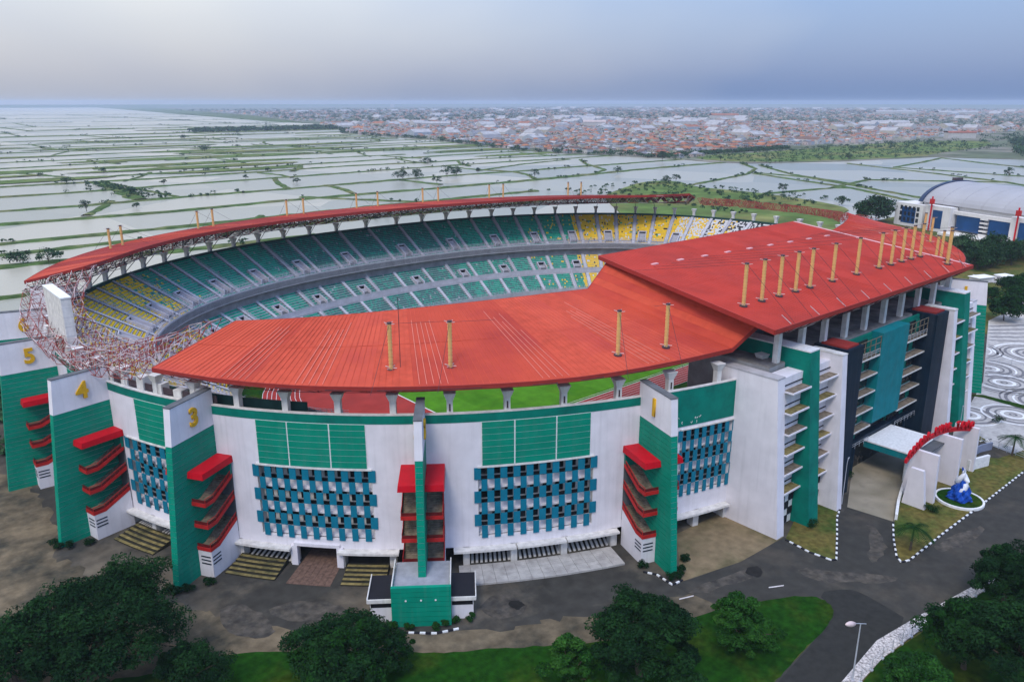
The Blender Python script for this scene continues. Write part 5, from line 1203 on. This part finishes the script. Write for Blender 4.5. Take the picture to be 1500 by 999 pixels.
# ------------------------------------------------------------------ the town
def in_town(x, y):
    if y > 545: return x > xb(y) + 12 and not (x > 850 and y < 590 + (x - 850) * .02)
    return False
ROOFC = [mat('house_roof_' + n_, c_, .85, .2, .1) for n_, c_ in (('terracotta', (.30, .12, .07)), ('orange', (.38, .16, .075)), ('brown', (.16, .10, .08)), ('grey', (.20, .20, .215)), ('pale', (.36, .35, .35)), ('rust', (.30, .11, .075)))]
RN = ['terracotta', 'orange', 'brown', 'grey', 'pale metal', 'rust red']
WALLC = [mat('house_wall_' + str(i), c_, .85, .12, .2) for i, c_ in enumerate([(.46, .44, .41), (.42, .38, .31), (.34, .37, .40), (.45, .37, .34)])]
def house_meshes(w, d, h, hip):
    wm = MB(); wm.box(-w / 2, w / 2, -d / 2, d / 2, 0, h)
    e = .5; r = MB(); z1 = h + w * .26; yy = d / 2 + e; xx = w / 2 + e; hp = (d * .28 if hip else 0)
    A = [(-xx, -yy, h), (xx, -yy, h), (xx, yy, h), (-xx, yy, h)]; B = [(0, -yy + hp, z1), (0, yy - hp, z1)]
    r.quad(A[1], A[2], B[1], B[0]); r.quad(A[3], A[0], B[0], B[1]); r.quad(A[0], A[1], B[0]); r.quad(A[2], A[3], B[1]); r.quad(A[3], A[2], A[1], A[0])
    wn_ = MB()
    for s_ in (-1, 1):
        for k in (-1, 1): wn_.box(k * w * .25 - .7, k * w * .25 + .7, s_ * (d / 2 + .03) - .05, s_ * (d / 2 + .03) + .05, 1.0, 2.4)
    return wm, r, wn_
VAR = []
for w, d, h, hip in ((8, 11, 3.5, True), (9, 13, 6.2, True), (7, 12, 3.4, False), (10, 14, 6.5, False), (8, 9, 3.6, True)):
    wm, r, wn_ = house_meshes(w, d, h, hip)
    for wi in range(4):
        for ri in range(6):
            if random.random() < .4: continue
            def me_(mb, m): o = mb.build('tmp', m); d_ = o.data; bpy.data.objects.remove(o); return d_
            VAR.append((ri, me_(wm, WALLC[wi]), me_(r, ROOFC[ri]), me_(wn_, GLASSD)))
rc = random.Random(21); cand = []
for _ in range(9000):
    x = rc.uniform(740, 2700); y = rc.uniform(545, 2600)
    if in_town(x, y): cand.append((math.hypot(x - CAM.x, y - CAM.y), x, y))
# keep houses apart on a jittered street grid
grid = {}; spots = []
for d_, x, y in cand:
    k = (int(x // 15), int(y // 17))
    if k in grid: continue
    grid[k] = 1; spots.append((d_, (k[0] + .5) * 15 + rc.uniform(-2, 2), (k[1] + .5) * 17 + rc.uniform(-2, 2)))
spots.sort(); near_h = spots[:300]; rest = spots[300:]
for d_, x, y in near_h:
    want = rc.choices(range(6), (24, 10, 24, 24, 9, 9))[0]; ri, wm, r, wn_ = rc.choice([v_ for v_ in VAR if v_[0] == want]); o = link('house', None); o.location = (x, y, 0); o.rotation_euler = (0, 0, rc.choice((0, math.pi / 2)) + rc.uniform(-.15, .15))
    tag(o, 'small house with %s %s roof in the town beyond the ponds' % ('an' if RN[ri][0] == 'o' else 'a', RN[ri]), 'house', 'houses with %s roofs in the town' % RN[ri])
    link('wall', wm, o); link('roof', r, o); link('window', wn_, o)
for x, y in [(rc.uniform(1500, 9000), rc.uniform(700, 7000)) for _ in range(5200)]:
    if in_town(x, y) and math.hypot(x, y) > 1800: rest.append((0, x, y))
V = []; F = []; MI = []
for d_, x, y in rest:
    far = max(1, math.hypot(x, y) / 2200); w, d, h = rc.uniform(7, 11) * far ** .6, rc.uniform(9, 15) * far ** .6, rc.choice((3.4, 3.6, 6.3)); a = rc.choice((0, math.pi / 2)) + rc.uniform(-.2, .2)
    if rc.random() < .015: w *= 3; d *= 3.5; h = rc.uniform(6, 12)
    ca, sa = math.cos(a), math.sin(a); z1 = h + w * .24; k = len(V)
    for lx, ly, z in ((-w / 2, -d / 2, 0), (w / 2, -d / 2, 0), (w / 2, d / 2, 0), (-w / 2, d / 2, 0), (-w / 2, -d / 2, h), (w / 2, -d / 2, h), (w / 2, d / 2, h), (-w / 2, d / 2, h), (0, -d / 2, z1), (0, d / 2, z1)): V.append((x + lx * ca - ly * sa, y + lx * sa + ly * ca, z))
    wi = rc.randrange(4); ri = 4 + (4 if w > 25 else rc.choices(range(6), (22, 9, 24, 26, 11, 8))[0])
    for f in ((0, 1, 5, 4), (1, 2, 6, 5), (2, 3, 7, 6), (3, 0, 4, 7)): F.append([k + i for i in f]); MI.append(wi)
    for f in ((5, 6, 9, 8), (7, 4, 8, 9)): F.append([k + i for i in f]); MI.append(ri)
    for f in ((4, 5, 8, 8), (6, 7, 9, 9)): pass
    F.append([k + 4, k + 5, k + 8, k + 8]); MI.append(wi); F.append([k + 6, k + 7, k + 9, k + 9]); MI.append(wi)
me = bpy.data.meshes.new('town_houses'); me.from_pydata(V, [], [f if len(set(f)) == 4 else f[:3] for f in F])
for m in WALLC + ROOFC: me.materials.append(m)
me.polygons.foreach_set('material_index', MI); me.update(); o = link('town_houses', me); o['kind'] = 'stuff'; o['label'] = 'distant mass of town houses fading into the haze'; o['category'] = 'houses'
# larger buildings
for i, (px, py, L, Wd, h, m, lab) in enumerate([(1405, 203, 60, 22, 12, ROOFC[5], 'long white building with a red roof at the town edge'), (1300, 186, 120, 50, 12, ROOFC[4], 'wide pale warehouse with a curved roof in the town'), (1000, 185, 90, 40, 14, ROOFC[4], 'long pale warehouse in the middle of the town'), (870, 187, 70, 40, 16, WALLC[3], 'cream block standing above the town roofs'), (1060, 176, 120, 50, 20, ROOFC[0], 'large tawny roofed building far back in the town'), (1310, 168, 260, 60, 16, ROOFC[4], 'very long white factory roof on the far horizon'), (1400, 169, 240, 60, 16, ROOFC[4], 'second long white factory roof on the far horizon'), (575, 157, 60, 60, 40, ROOFC[4], 'hazy pale dome-like block far away above the ponds'), (640, 186, 90, 40, 10, ROOFC[4], 'bright white shed among the town front trees')]):
    x, y = G(px, py); o = thing('town_building', lab, 'building', (x, y, 0), R(-42)); q = MB(); q.box(-L / 2, L / 2, -Wd / 2, Wd / 2, 0, h); q.build('wall', WALLC[0], o)
    q = MB()
    for k in range(8):
        a0, a1 = math.pi * k / 8, math.pi * (k + 1) / 8; p = [(-math.cos(a) * (Wd / 2 + 1), h + .2 + math.sin(a) * Wd * .16) for a in (a0, a1)]
        q.quad((-L / 2 - 1, p[0][0], p[0][1]), (L / 2 + 1, p[0][0], p[0][1]), (L / 2 + 1, p[1][0], p[1][1]), (-L / 2 - 1, p[1][0], p[1][1]))
    q.build('roof', m, o)
# town trees and woods
pts = []
for _ in range(7500):
    d = rs.random() ** .6; x = rs.uniform(720, 2400 + 5000 * d); y = rs.uniform(420, 1500 + 5500 * d)
    if in_town(x, y) or (x > 1150 and 300 < y < 545): pts.append((x, y, rs.uniform(3, 7.5) * (1 + math.hypot(x, y) / 6000)))
scrub('town_trees', pts, 'dark tree clumps scattered between the town houses', None, 26, 2.0)
pts = []
for fx in np.linspace(0, 1, 260):
    yy = 545 + fx * 1500; pts.append((xb(yy) + rs.uniform(-6, 30), yy, rs.uniform(3, 7)))
    pts.append((rs.uniform(760, 1120), 585 + rs.uniform(-14, 10), rs.uniform(3, 6)))
scrub('town_edge_trees', pts, 'belt of trees where the ponds meet the town', None, 40, 1.5)
pts = [(rs.uniform(1110, 1900), rs.uniform(150, 420), rs.uniform(6, 11)) for _ in range(900)]; pts = [p for p in pts if p[1] < 210 + (p[0] - 1100) * .35 and p[1] > 150 + (p[0] - 1100) * .05]
scrub('wood', pts, 'dense dark wood beyond the right-hand ponds', None, 40, 2.2)
pts = [(rs.uniform(640, 1090), 2069 + rs.gauss(0, 30), rs.uniform(6, 12)) for _ in range(220)] + [(rs.uniform(1500, 9000), rs.uniform(2500, 8000), rs.uniform(9, 22)) for _ in range(1500)]
scrub('wood', [p for p in pts if p[0] < 1100 or in_town(p[0], p[1])], 'far dark tree belt at the edge of the ponds and town', None, 30, 4.0)

# ------------------------------------------------------------------ haze
hz = MB(); hz.box(-11000, 14500, -4500, 14000, -2.6, 100)
m = bpy.data.materials.new('haze_air'); m.use_nodes = True; nt = m.node_tree
for n in list(nt.nodes): nt.nodes.remove(n)
mo = nt.nodes.new('ShaderNodeOutputMaterial'); pv = nt.nodes.new('ShaderNodeVolumePrincipled'); pv.inputs['Color'].default_value = (.60, .71, .88, 1); pv.inputs['Density'].default_value = 0.8e-4
nt.links.new(pv.outputs[0], mo.inputs['Volume'])
hz.build('haze', m, kind='stuff')
